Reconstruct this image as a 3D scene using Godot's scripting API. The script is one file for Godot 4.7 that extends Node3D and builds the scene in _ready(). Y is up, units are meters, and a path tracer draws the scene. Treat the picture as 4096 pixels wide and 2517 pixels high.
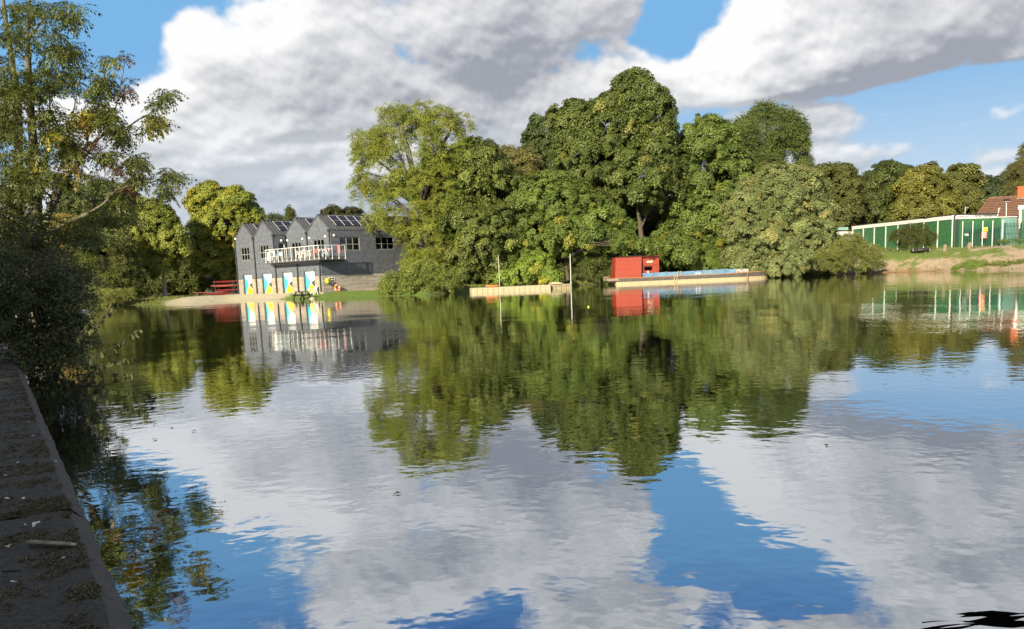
extends Node3D
# A wide calm river seen from a shaded quay: boathouse, barge, pontoon and trees on the far bank.
# Positions were read off the photograph as pixel (u, v) of 4096 x 2517 and a plane or distance they lie on.

const FOCAL := 3200.0
const EYE := Vector3(0, 1.8, 0)
const WATER_TILE := 7.0
var view: Basis
var rng := RandomNumberGenerator.new()
var M := {}
var noise := FastNoiseLite.new()
var used := {}
var shore: Array = []
var quay_a: Vector3
var quay_b: Vector3
var quay_dir: Vector3
var quay_out: Vector3

# ------------------------------------------------------------------ pixels to places
func ray(u: float, v: float) -> Vector3:
	return view * Vector3((u - 2048.0) / FOCAL, (1536.0 - v) / FOCAL, -1.0)

func at(u: float, v: float, dist: float) -> Vector3:
	var r := ray(u, v)
	return EYE + r * (dist / -r.z)

func ony(u: float, v: float, y: float) -> Vector3:
	var r := ray(u, v)
	return EYE + r * ((y - EYE.y) / r.y)

func lin(r: float, g: float, b: float) -> Color:
	return Color(r, g, b).linear_to_srgb()

# ------------------------------------------------------------------ things and parts
func numbered(called: String) -> String:
	if not used.has(called):
		used[called] = 0
		return called
	used[called] += 1
	return "%s_%03d" % [called, used[called]]

func tag(o: Node, label: String, category: String, group := "") -> void:
	o.set_meta("label", label)
	o.set_meta("category", category)
	if group != "":
		o.set_meta("group", group)

func thing(called: String, label: String, category: String, where: Vector3, turn := 0.0, group := "") -> Node3D:
	var o := Node3D.new()
	o.name = numbered(called)
	add_child(o)
	o.position = where
	o.rotation.y = turn
	tag(o, label, category, group)
	return o

func copy_of(source: Node3D, called: String, label: String, where: Vector3, turn := 0.0, group := "") -> Node3D:
	var o: Node3D = source.duplicate()
	o.name = numbered(called)
	add_child(o)
	o.position = where
	o.rotation.y = turn
	o.set_meta("label", label)
	if group != "":
		o.set_meta("group", group)
	return o

func part(called: String, mesh: Mesh, mat: Material, parent: Node, pos := Vector3.ZERO, rot := Vector3.ZERO) -> MeshInstance3D:
	var o := MeshInstance3D.new()
	o.name = called
	o.mesh = mesh
	o.material_override = mat
	parent.add_child(o, true)
	o.position = pos
	o.rotation = rot
	return o

func structure(called: String, mesh: Mesh, mat: Material) -> MeshInstance3D:
	var o := part(called, mesh, mat, self)
	o.set_meta("kind", "structure")
	return o

# ------------------------------------------------------------------ mesh building
class MB:
	var v := PackedVector3Array()
	var n := PackedVector3Array()
	var uv := PackedVector2Array()
	var c := PackedColorArray()
	var ix := PackedInt32Array()
	var col := Color.WHITE
	func quad(a: Vector3, b: Vector3, cc: Vector3, d: Vector3, nn = null) -> void:
		# a b c d run counter-clockwise seen from outside and are stored clockwise
		var nrm: Vector3 = (b - a).cross(cc - a).normalized() if nn == null else nn
		var s := v.size()
		v.append_array(PackedVector3Array([a, b, cc, d]))
		for k in 4:
			n.append(nrm)
			c.append(col)
		uv.append_array(PackedVector2Array([Vector2(0, 0), Vector2(1, 0), Vector2(1, 1), Vector2(0, 1)]))
		ix.append_array(PackedInt32Array([s, s + 2, s + 1, s, s + 3, s + 2]))
	func tri(a: Vector3, b: Vector3, cc: Vector3) -> void:
		var nrm := (b - a).cross(cc - a).normalized()
		var s := v.size()
		v.append_array(PackedVector3Array([a, b, cc]))
		for k in 3:
			n.append(nrm)
			c.append(col)
		uv.append_array(PackedVector2Array([Vector2(0, 0), Vector2(1, 0), Vector2(1, 1)]))
		ix.append_array(PackedInt32Array([s, s + 2, s + 1]))
	func box(lo: Vector3, hi: Vector3) -> void:
		hexa([lo, Vector3(hi.x, lo.y, lo.z), Vector3(hi.x, lo.y, hi.z), Vector3(lo.x, lo.y, hi.z), Vector3(lo.x, hi.y, lo.z), Vector3(hi.x, hi.y, lo.z), hi, Vector3(lo.x, hi.y, hi.z)])
	# eight corners: bottom ring 0..3 (back-left, back-right, front-right, front-left), top ring 4..7
	func hexa(p: Array) -> void:
		if ((p[1] as Vector3) - (p[0] as Vector3)).cross((p[4] as Vector3) - (p[0] as Vector3)).dot((p[3] as Vector3) - (p[0] as Vector3)) < 0.0:
			p = [p[1], p[0], p[3], p[2], p[5], p[4], p[7], p[6]]
		quad(p[3], p[2], p[6], p[7])
		quad(p[1], p[0], p[4], p[5])
		quad(p[0], p[3], p[7], p[4])
		quad(p[2], p[1], p[5], p[6])
		quad(p[7], p[6], p[5], p[4])
		quad(p[0], p[1], p[2], p[3])
	# box with its edges chamfered by b
	func bevel_box(lo: Vector3, hi: Vector3, b: float) -> void:
		var x := [lo.x, lo.x + b, hi.x - b, hi.x]
		var y := [lo.y, lo.y + b, hi.y - b, hi.y]
		var z := [lo.z, lo.z + b, hi.z - b, hi.z]
		quad(Vector3(x[1], y[1], z[3]), Vector3(x[2], y[1], z[3]), Vector3(x[2], y[2], z[3]), Vector3(x[1], y[2], z[3]))
		quad(Vector3(x[2], y[1], z[0]), Vector3(x[1], y[1], z[0]), Vector3(x[1], y[2], z[0]), Vector3(x[2], y[2], z[0]))
		quad(Vector3(x[3], y[1], z[2]), Vector3(x[3], y[1], z[1]), Vector3(x[3], y[2], z[1]), Vector3(x[3], y[2], z[2]))
		quad(Vector3(x[0], y[1], z[1]), Vector3(x[0], y[1], z[2]), Vector3(x[0], y[2], z[2]), Vector3(x[0], y[2], z[1]))
		quad(Vector3(x[1], y[3], z[2]), Vector3(x[2], y[3], z[2]), Vector3(x[2], y[3], z[1]), Vector3(x[1], y[3], z[1]))
		quad(Vector3(x[1], y[0], z[1]), Vector3(x[2], y[0], z[1]), Vector3(x[2], y[0], z[2]), Vector3(x[1], y[0], z[2]))
		# chamfers round the four upright edges and the top and bottom rims
		quad(Vector3(x[2], y[1], z[3]), Vector3(x[3], y[1], z[2]), Vector3(x[3], y[2], z[2]), Vector3(x[2], y[2], z[3]))
		quad(Vector3(x[0], y[1], z[2]), Vector3(x[1], y[1], z[3]), Vector3(x[1], y[2], z[3]), Vector3(x[0], y[2], z[2]))
		quad(Vector3(x[3], y[1], z[1]), Vector3(x[2], y[1], z[0]), Vector3(x[2], y[2], z[0]), Vector3(x[3], y[2], z[1]))
		quad(Vector3(x[1], y[1], z[0]), Vector3(x[0], y[1], z[1]), Vector3(x[0], y[2], z[1]), Vector3(x[1], y[2], z[0]))
		quad(Vector3(x[1], y[2], z[3]), Vector3(x[2], y[2], z[3]), Vector3(x[2], y[3], z[2]), Vector3(x[1], y[3], z[2]))
		quad(Vector3(x[2], y[2], z[0]), Vector3(x[1], y[2], z[0]), Vector3(x[1], y[3], z[1]), Vector3(x[2], y[3], z[1]))
		quad(Vector3(x[3], y[2], z[2]), Vector3(x[3], y[2], z[1]), Vector3(x[2], y[3], z[1]), Vector3(x[2], y[3], z[2]))
		quad(Vector3(x[0], y[2], z[1]), Vector3(x[0], y[2], z[2]), Vector3(x[1], y[3], z[2]), Vector3(x[1], y[3], z[1]))
		tri(Vector3(x[2], y[2], z[3]), Vector3(x[3], y[2], z[2]), Vector3(x[2], y[3], z[2]))
		tri(Vector3(x[0], y[2], z[2]), Vector3(x[1], y[2], z[3]), Vector3(x[1], y[3], z[2]))
		tri(Vector3(x[3], y[2], z[1]), Vector3(x[2], y[2], z[0]), Vector3(x[2], y[3], z[1]))
		tri(Vector3(x[1], y[2], z[0]), Vector3(x[0], y[2], z[1]), Vector3(x[1], y[3], z[1]))
	# bar of square section w between two points
	func bar(a: Vector3, b: Vector3, w: float, h := -1.0, up := Vector3.UP) -> void:
		var d := (b - a).normalized()
		if absf(d.dot(up)) > 0.95:
			up = Vector3.RIGHT
		var s := d.cross(up).normalized() * w * 0.5
		var t := s.cross(d).normalized() * (w if h < 0.0 else h) * 0.5
		hexa([a - s - t, a + s - t, b + s - t, b - s - t, a - s + t, a + s + t, b + s + t, b - s + t] if s.cross(t).dot(d) < 0.0 else [a + s - t, a - s - t, b - s - t, b + s - t, a + s + t, a - s + t, b - s + t, b + s + t])
	# smooth tapered tube through points
	func tube(p: Array, r: Array, sides := 6, caps := true) -> void:
		var m := p.size()
		var first := v.size()
		var prev := Vector3.ZERO
		for i in m:
			var d: Vector3 = ((p[mini(i + 1, m - 1)] as Vector3) - (p[maxi(i - 1, 0)] as Vector3)).normalized()
			var side := (prev - d * prev.dot(d)) if i > 0 else d.cross(Vector3(0.31, 0.2, 0.93))
			if side.length() < 0.001:
				side = d.cross(Vector3.RIGHT)
			side = side.normalized()
			prev = side
			var other := d.cross(side)
			for k in sides:
				var a := TAU * k / sides
				var o := side * cos(a) + other * sin(a)
				v.append((p[i] as Vector3) + o * float(r[i]))
				n.append(o)
				c.append(col)
				uv.append(Vector2(float(k) / sides, float(i)))
		for i in m - 1:
			for k in sides:
				var a := first + i * sides + k
				var b := first + i * sides + (k + 1) % sides
				ix.append_array(PackedInt32Array([a, a + sides, b, b, a + sides, b + sides]))
		if caps:
			for e in [0, m - 1]:
				var mid := v.size()
				var d: Vector3 = ((p[0] as Vector3) - (p[1] as Vector3)).normalized() if e == 0 else ((p[m - 1] as Vector3) - (p[m - 2] as Vector3)).normalized()
				v.append(p[e])
				n.append(d)
				c.append(col)
				uv.append(Vector2.ZERO)
				for k in sides:
					v.append(v[first + e * sides + k])
					n.append(d)
					c.append(col)
					uv.append(Vector2.ZERO)
				for k in sides:
					var a := mid + 1 + k
					var b := mid + 1 + (k + 1) % sides
					ix.append_array(PackedInt32Array([mid, a, b] if e == 0 else [mid, b, a]))
	# outline in the xy plane (counter-clockwise seen from +z), pulled back from z0 to z1 < z0
	func prism(o: PackedVector2Array, z0: float, z1: float) -> void:
		var t := Geometry2D.triangulate_polygon(o)
		for k in range(0, t.size(), 3):
			var a := o[t[k]]
			var b := o[t[k + 1]]
			var d := o[t[k + 2]]
			if (b - a).cross(d - a) < 0.0:
				var s := b
				b = d
				d = s
			tri(Vector3(a.x, a.y, z0), Vector3(b.x, b.y, z0), Vector3(d.x, d.y, z0))
			tri(Vector3(a.x, a.y, z1), Vector3(d.x, d.y, z1), Vector3(b.x, b.y, z1))
		for k in o.size():
			var a := o[k]
			var b := o[(k + 1) % o.size()]
			quad(Vector3(a.x, a.y, z1), Vector3(b.x, b.y, z1), Vector3(b.x, b.y, z0), Vector3(a.x, a.y, z0))
	# profile (radius, height) turned about y
	func lathe(pr: Array, sides := 12, centre := Vector3.ZERO) -> void:
		pr = pr.duplicate()
		if pr[0].y > pr[-1].y:
			pr.reverse()
		for i in pr.size() - 1:
			for k in sides:
				var a := TAU * k / sides
				var b := TAU * (k + 1) / sides
				var p0: Vector2 = pr[i]
				var p1: Vector2 = pr[i + 1]
				quad(centre + Vector3(cos(b) * p0.x, p0.y, sin(b) * p0.x), centre + Vector3(cos(a) * p0.x, p0.y, sin(a) * p0.x), centre + Vector3(cos(a) * p1.x, p1.y, sin(a) * p1.x), centre + Vector3(cos(b) * p1.x, p1.y, sin(b) * p1.x))
	# flat wall in the xy plane with front at z0 and thickness t behind it; holes are Rect2
	func wall(x0: float, x1: float, y0: float, y1: float, holes: Array, z0: float, t: float) -> void:
		var xs := [x0, x1]
		var ys := [y0, y1]
		for h in holes:
			var r: Rect2 = h
			for q in [r.position.x, r.end.x]:
				if q > x0 and q < x1 and not q in xs:
					xs.append(q)
			for q in [r.position.y, r.end.y]:
				if q > y0 and q < y1 and not q in ys:
					ys.append(q)
		xs.sort()
		ys.sort()
		var solid := func(i: int, j: int) -> bool:
			if i < 0 or j < 0 or i >= xs.size() - 1 or j >= ys.size() - 1:
				return false
			var m := Vector2((xs[i] + xs[i + 1]) * 0.5, (ys[j] + ys[j + 1]) * 0.5)
			for h in holes:
				if (h as Rect2).has_point(m):
					return false
			return true
		var z1 := z0 - t
		for i in xs.size() - 1:
			for j in ys.size() - 1:
				if not solid.call(i, j):
					continue
				var a: float = xs[i]
				var b: float = xs[i + 1]
				var d: float = ys[j]
				var e: float = ys[j + 1]
				quad(Vector3(a, d, z0), Vector3(b, d, z0), Vector3(b, e, z0), Vector3(a, e, z0))
				quad(Vector3(b, d, z1), Vector3(a, d, z1), Vector3(a, e, z1), Vector3(b, e, z1))
				if not solid.call(i - 1, j):
					quad(Vector3(a, d, z1), Vector3(a, d, z0), Vector3(a, e, z0), Vector3(a, e, z1))
				if not solid.call(i + 1, j):
					quad(Vector3(b, d, z0), Vector3(b, d, z1), Vector3(b, e, z1), Vector3(b, e, z0))
				if not solid.call(i, j - 1):
					quad(Vector3(a, d, z1), Vector3(b, d, z1), Vector3(b, d, z0), Vector3(a, d, z0))
				if not solid.call(i, j + 1):
					quad(Vector3(a, e, z0), Vector3(b, e, z0), Vector3(b, e, z1), Vector3(a, e, z1))
	func done() -> ArrayMesh:
		var arr := []
		arr.resize(Mesh.ARRAY_MAX)
		arr[Mesh.ARRAY_VERTEX] = v
		arr[Mesh.ARRAY_NORMAL] = n
		arr[Mesh.ARRAY_TEX_UV] = uv
		arr[Mesh.ARRAY_COLOR] = c
		arr[Mesh.ARRAY_INDEX] = ix
		var m := ArrayMesh.new()
		m.add_surface_from_arrays(Mesh.PRIMITIVE_TRIANGLES, arr)
		return m

func box_mesh(lo: Vector3, hi: Vector3, b := 0.0) -> ArrayMesh:
	var m := MB.new()
	if b > 0.0:
		m.bevel_box(lo, hi, b)
	else:
		m.box(lo, hi)
	return m.done()

func bar_mesh(a: Vector3, b: Vector3, w: float, h := -1.0) -> ArrayMesh:
	var m := MB.new()
	m.bar(a, b, w, h)
	return m.done()

func tube_mesh(p: Array, r: Array, sides := 6) -> ArrayMesh:
	var m := MB.new()
	m.tube(p, r, sides)
	return m.done()

# ------------------------------------------------------------------ materials
func plain(c: Color, rough := 0.7, metal := 0.0, spec := 0.5) -> StandardMaterial3D:
	var m := StandardMaterial3D.new()
	m.albedo_color = c
	m.roughness = rough
	m.metallic = metal
	m.metallic_specular = spec
	return m

func speckle(seed_: int, freq: float, lo: float, hi: float, size := 256, octaves := 5, tint_lo := Color.WHITE, tint_hi := Color.WHITE) -> NoiseTexture2D:
	var f := FastNoiseLite.new()
	f.seed = seed_
	f.noise_type = FastNoiseLite.TYPE_SIMPLEX_SMOOTH
	f.frequency = freq
	f.fractal_octaves = octaves
	f.fractal_gain = 0.6
	var t := NoiseTexture2D.new()
	t.noise = f
	t.width = size
	t.height = size
	t.seamless = true
	var g := Gradient.new()
	g.set_color(0, Color(tint_lo.r * lo, tint_lo.g * lo, tint_lo.b * lo))
	g.set_color(1, Color(tint_hi.r * hi, tint_hi.g * hi, tint_hi.b * hi))
	t.color_ramp = g
	return t

# a colour broken up by grain in the object's own or the world's axes
func grained(c: Color, rough: float, scale: float, tex: Texture2D, bump := 0.0, bump_tex: Texture2D = null) -> StandardMaterial3D:
	var m := plain(c, rough)
	m.albedo_texture = tex
	m.uv1_triplanar = true
	m.uv1_world_triplanar = true
	m.uv1_scale = Vector3.ONE * scale
	if bump > 0.0:
		m.heightmap_enabled = true
		m.heightmap_texture = bump_tex if bump_tex != null else tex
		m.heightmap_scale = bump
	return m

func leaf_material(rough := 0.45, back := 0.5) -> StandardMaterial3D:
	var m := plain(Color.WHITE, rough, 0.0, 0.4)
	m.vertex_color_use_as_albedo = true
	m.backlight_enabled = true
	m.backlight = Color(back, back, back * 0.6)
	return m

# ------------------------------------------------------------------ sky
func smooth(a: float, b: float, x: float) -> float:
	var t := clampf((x - a) / (b - a), 0.0, 1.0)
	return t * t * (3.0 - 2.0 * t)

# macro layout of cloud and blue: [u, v, half width, half height, amount], read off the photograph and its reflection
const CLOUDS := [
	[470, 150, 130, 300, -1.2], [200, 60, 320, 260, -0.9], [820, -40, 300, 70, -0.9], [360, 360, 90, 90, -0.7],
	[900, 190, 380, 160, 1.0], [1150, 330, 560, 200, 0.8], [1700, 150, 600, 260, 0.9], [2150, 330, 420, 220, 0.9], [700, 470, 360, 160, 0.8],
	[1650, 400, 110, 75, -1.1], [1800, 430, 110, 40, -0.7], [1250, 530, 240, 35, -0.9], [1000, 560, 160, 30, -0.4], [2640, 110, 90, 130, -1.6], [2790, 20, 120, 90, -1.3], [2720, 190, 50, 70, -0.8], [2520, 130, 80, 40, -0.5],
	[3000, 190, 230, 170, 1.1], [3500, 130, 600, 170, 1.2], [4000, 60, 420, 220, 1.0], [2800, 320, 160, 70, 0.7], [2500, 260, 160, 90, 0.8],
	[2950, 425, 260, 32, -1.2], [3330, 365, 320, 34, -1.3], [3700, 330, 330, 34, -1.3], [4060, 290, 300, 50, -1.3],
	[1150, 640, 480, 75, 0.9], [1200, 790, 500, 90, 0.8], [800, 760, 300, 160, 0.8], [2000, 620, 320, 130, 0.7], [1700, 700, 280, 100, 1.0], [1400, 920, 700, 100, 0.8], [3300, 620, 600, 70, 0.25], [3900, 700, 400, 40, 0.3],
	[3450, 470, 420, 26, 0.3], [3950, 430, 300, 26, 0.3], [3600, 510, 500, 12, -0.5], [3500, 560, 420, 20, 0.35], [3900, 520, 300, 20, -1.0], [3300, 520, 300, 14, -0.5], [3350, 640, 500, 24, 0.35], [3700, 610, 400, 14, -0.6], [4050, 590, 200, 18, 0.4], [3000, 500, 200, 30, -0.6],
	[1600, -300, 900, 200, 0.7], [500, -300, 560, 170, -1.3], [1000, -560, 900, 150, -1.1], [1450, -640, 420, 130, -0.5], [2950, -230, 230, 120, -1.4], [3900, -320, 640, 260, 0.9], [3300, -560, 300, 150, -0.6], [2100, -640, 460, 120, 0.4],
]
const GREYS := [
	[1500, 330, 640, 90, 1.0], [1150, 400, 420, 60, 0.6], [2050, 420, 330, 230, 0.9], [2250, 130, 420, 120, 0.6], [1800, 130, 300, 160, 0.3], [3300, 330, 420, 40, 0.9], [3750, 265, 480, 55, 1.1], [3950, 130, 400, 90, 0.5], [3500, 200, 300, 70, 0.4],
	[1250, 745, 520, 40, 0.7], [1000, 870, 700, 90, 1.0], [1200, 600, 500, 40, 0.5], [3700, 560, 700, 40, 0.5], [3500, 660, 700, 60, 0.6], [3400, 520, 400, 26, 0.5], [1700, -260, 700, 160, 0.6], [3900, -300, 560, 200, 0.5], [2150, 600, 300, 120, 0.5],
	[820, 90, 330, 110, -0.9], [600, 250, 260, 160, -0.8], [1250, 110, 260, 80, -0.3], [2930, 170, 180, 150, -1.1], [3180, 80, 150, 70, -0.5], [2900, 350, 130, 50, -0.6], [2480, 230, 160, 50, -0.8], [1150, 600, 330, 26, -0.7], [1250, 690, 280, 26, -0.7], [950, 620, 160, 40, -0.5], [1450, 330, 90, 60, -0.5], [1700, 300, 60, 40, -0.5], [3260, 200, 50, 40, -0.8], [3700, 430, 300, 24, -0.5], [3350, 580, 260, 16, -0.7],
]
var sky_fine := FastNoiseLite.new()
var sky_wide := FastNoiseLite.new()

# the sky over columns i0..i1 and rows j0..j1 of a panorama w wide, as linear colours
func sky_patch(w: int, i0: int, i1: int, j0: int, j1: int) -> Image:
	var pad := int(0.05 / TAU * w) + 2
	var n := i1 - i0 + pad
	var m := j1 - j0 + pad
	var rad := TAU / w
	# broad layout, on a coarse grid that is scaled up
	var coarse := maxi(1, int(0.012 / rad))
	var cw := n / coarse + 2
	var ch := m / coarse + 2
	var layout := []
	for list in [CLOUDS, GREYS]:
		var im := PackedFloat32Array()
		im.resize(cw * ch)
		for s in list:
			var c := ray(s[0], s[1]).normalized()
			var az := atan2(c.x, -c.z)
			var el := asin(c.y)
			var sx: float = s[2] / FOCAL
			var sy: float = s[3] / FOCAL
			for b in ch:
				var de := PI / 2 - (j0 - pad + b * coarse) * rad - el
				if absf(de) > 2.5 * sy + 0.05 * sx:
					continue
				for a in cw:
					var da := (i0 - pad + a * coarse - w / 2) * rad - az
					if absf(da) > 2.5 * sx:
						continue
					var t := de - da * 0.06
					im[b * cw + a] += s[4] * exp(-da * da / (sx * sx) - t * t / (sy * sy))
		var up := Image.create_from_data(cw, ch, false, Image.FORMAT_RF, im.to_byte_array())
		up.resize(cw * coarse, ch * coarse, Image.INTERPOLATE_BILINEAR)
		layout.append(up.get_data().to_float32_array())
	var macro: PackedFloat32Array = layout[0]
	var grey: PackedFloat32Array = layout[1]
	var mw := cw * coarse
	var dens := PackedFloat32Array()
	dens.resize(n * m)
	for b in m:
		var el := PI / 2 - (j0 - pad + b + 0.5) * rad
		var ce := cos(el)
		var se := sin(el) * 1.3 + 0.2 * (1.0 - exp(-maxf(el, 0.0) / 0.09))
		for a in n:
			var az := (i0 - pad + a + 0.5 - w / 2) * rad
			var x := sin(az) * ce
			var z := -cos(az) * ce
			dens[b * n + a] = 0.25 + 1.15 * sky_fine.get_noise_3d(x, se, z) + 0.35 * sky_wide.get_noise_3d(x, se, z) + 0.50 * clampf(macro[b * mw + a], -1.2, 0.7)
	var k1 := maxi(1, int(0.008 / rad))
	var k2 := int(0.035 / rad)
	var out := PackedFloat32Array()
	out.resize((i1 - i0) * (j1 - j0) * 3)
	var o := 0
	for b in range(pad, m):
		var el := PI / 2 - (j0 - pad + b + 0.5) * rad
		var low_sky := Vector3(0.54, 0.68, 0.82)
		var mid_sky := Vector3(0.19, 0.44, 0.75)
		var high_sky := Vector3(0.05, 0.155, 0.46)
		var blue := low_sky.lerp(mid_sky, smooth(0.03, 0.26, el)).lerp(high_sky, smooth(0.29, 0.52, el))
		var far := 1.0 - smooth(0.02, 0.16, el)
		for a in range(pad, n):
			var d := dens[b * n + a]
			var cover := smooth(0.03, 0.34, d) * (1.0 - 0.22 * (1.0 - smooth(0.05, 0.22, el)))
			# light comes down from the upper left: tops and left edges are bright, bases grey
			var r1 := d - dens[(b - k1) * n + a - k1 / 2]
			var r2 := d - dens[(b - k2) * n + a - k2 / 2]
			var relief := clampf(r1 * 1.35 + r2 * 0.5, -0.34, 0.42)
			var g := clampf(0.63 - 0.10 * smooth(0.3, 1.1, d) - 0.33 * grey[b * mw + a] + 0.85 * relief, 0.0, 1.0)
			var cloud := Vector3(0.335, 0.348, 0.395).lerp(Vector3(0.95, 0.94, 0.93), g)
			cloud = cloud.lerp(Vector3(0.50, 0.56, 0.66), 0.5 * far)
			var c := blue.lerp(cloud, cover * 0.97)
			out[o] = c.x
			out[o + 1] = c.y
			out[o + 2] = c.z
			o += 3
	return Image.create_from_data(i1 - i0, j1 - j0, false, Image.FORMAT_RGBF, out.to_byte_array())

func make_sky() -> ImageTexture:
	sky_fine.seed = 11
	sky_fine.noise_type = FastNoiseLite.TYPE_SIMPLEX_SMOOTH
	sky_fine.frequency = 4.6
	sky_fine.fractal_octaves = 7
	sky_fine.fractal_gain = 0.53
	sky_fine.fractal_lacunarity = 2.1
	sky_wide.seed = 5
	sky_wide.noise_type = FastNoiseLite.TYPE_SIMPLEX_SMOOTH
	sky_wide.frequency = 1.15
	sky_wide.fractal_octaves = 2
	# the whole dome at a quarter of the resolution, then the part towards the river in full
	var im := sky_patch(1024, 0, 1024, 0, 256)
	im.resize(4096, 1024, Image.INTERPOLATE_CUBIC)
	var fine := sky_patch(4096, 1560, 2536, 640, 1024)
	var dome := Image.create(4096, 2048, false, Image.FORMAT_RGBF)
	dome.fill(Color(0.12, 0.14, 0.16))
	dome.blit_rect(im, Rect2i(0, 0, 4096, 1024), Vector2i.ZERO)
	dome.blit_rect(fine, Rect2i(0, 0, fine.get_width(), fine.get_height()), Vector2i(1560, 640))
	# Godot's panoramas begin at -z
	var turned := Image.create(4096, 2048, false, Image.FORMAT_RGBF)
	turned.blit_rect(dome, Rect2i(2048, 0, 2048, 2048), Vector2i.ZERO)
	turned.blit_rect(dome, Rect2i(0, 0, 2048, 2048), Vector2i(2048, 0))
	return ImageTexture.create_from_image(turned)

const RIPPLE := 0.0066
const SWELL := 0.008

func _ready() -> void:
	view = Basis(Vector3.RIGHT, deg_to_rad(-8.0)) * Basis(Vector3.BACK, -0.042)
	noise.seed = 4
	noise.frequency = 0.05
	noise.fractal_octaves = 4
	var cam := Camera3D.new()
	cam.name = "camera"
	cam.projection = Camera3D.PROJECTION_FRUSTUM
	cam.near = 0.1
	cam.far = 4000.0
	cam.size = 0.1 * 2517.0 / FOCAL
	cam.frustum_offset = Vector2(0.0, 0.1 * (1536.0 - 1258.5) / FOCAL)
	add_child(cam)
	cam.transform = Transform3D(view, EYE)
	var env := Environment.new()
	env.background_mode = Environment.BG_SKY
	var sky_mat := PanoramaSkyMaterial.new()
	sky_mat.panorama = make_sky()
	env.sky = Sky.new()
	env.sky.sky_material = sky_mat
	env.background_energy_multiplier = 0.50
	env.tonemap_mode = Environment.TONE_MAPPER_LINEAR
	env.tonemap_exposure = 2.15
	env.sdfgi_enabled = true
	env.ssao_enabled = true
	env.ssil_enabled = true
	var we := WorldEnvironment.new()
	we.environment = env
	add_child(we)
	var sun := DirectionalLight3D.new()
	sun.name = "sun"
	sun.light_energy = 1.6
	sun.light_color = Color(1.0, 0.93, 0.80)
	sun.light_angular_distance = 0.5
	sun.shadow_enabled = true
	add_child(sun)
	sun.look_at_from_position(Vector3.ZERO, Vector3(1.914, -1.74, -3.695), Vector3.UP)
	print("sky ", Time.get_ticks_msec())
	for q in [[352, 1227], [685, 1217], [900, 1203], [1060, 1200], [1300, 1195], [1495, 1188], [1700, 1181], [1888, 1166], [2296, 1145], [2466, 1134], [2960, 1110], [3200, 1103], [3520, 1092], [3830, 1084], [4096, 1075]]:
		var p := ony(q[0], q[1], 0.0)
		shore.append(Vector2(p.x, p.z))
	shore.push_front(Vector2(-70, -88))
	shore.append(Vector2(90, -70))
	quay_a = ony(574, 2506, 0.35)
	quay_b = ony(58, 1395, 0.35)
	quay_dir = (quay_b - quay_a).normalized()
	quay_out = Vector3(-quay_dir.z, 0, quay_dir.x)
	make_materials()
	make_ground()
	make_water()
	print("land ", Time.get_ticks_msec())
	bh_pos = Vector3(-18.355, 0.55, -80.0)
	make_boathouse()
	make_right_bank()
	make_barge()
	make_pontoon()
	make_far_trees()
	make_near_tree()
	make_near_plants()
	make_quay()
	make_canoes()
	make_boathouse_things()
	make_grass()
	print("trees ", Time.get_ticks_msec())

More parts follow.
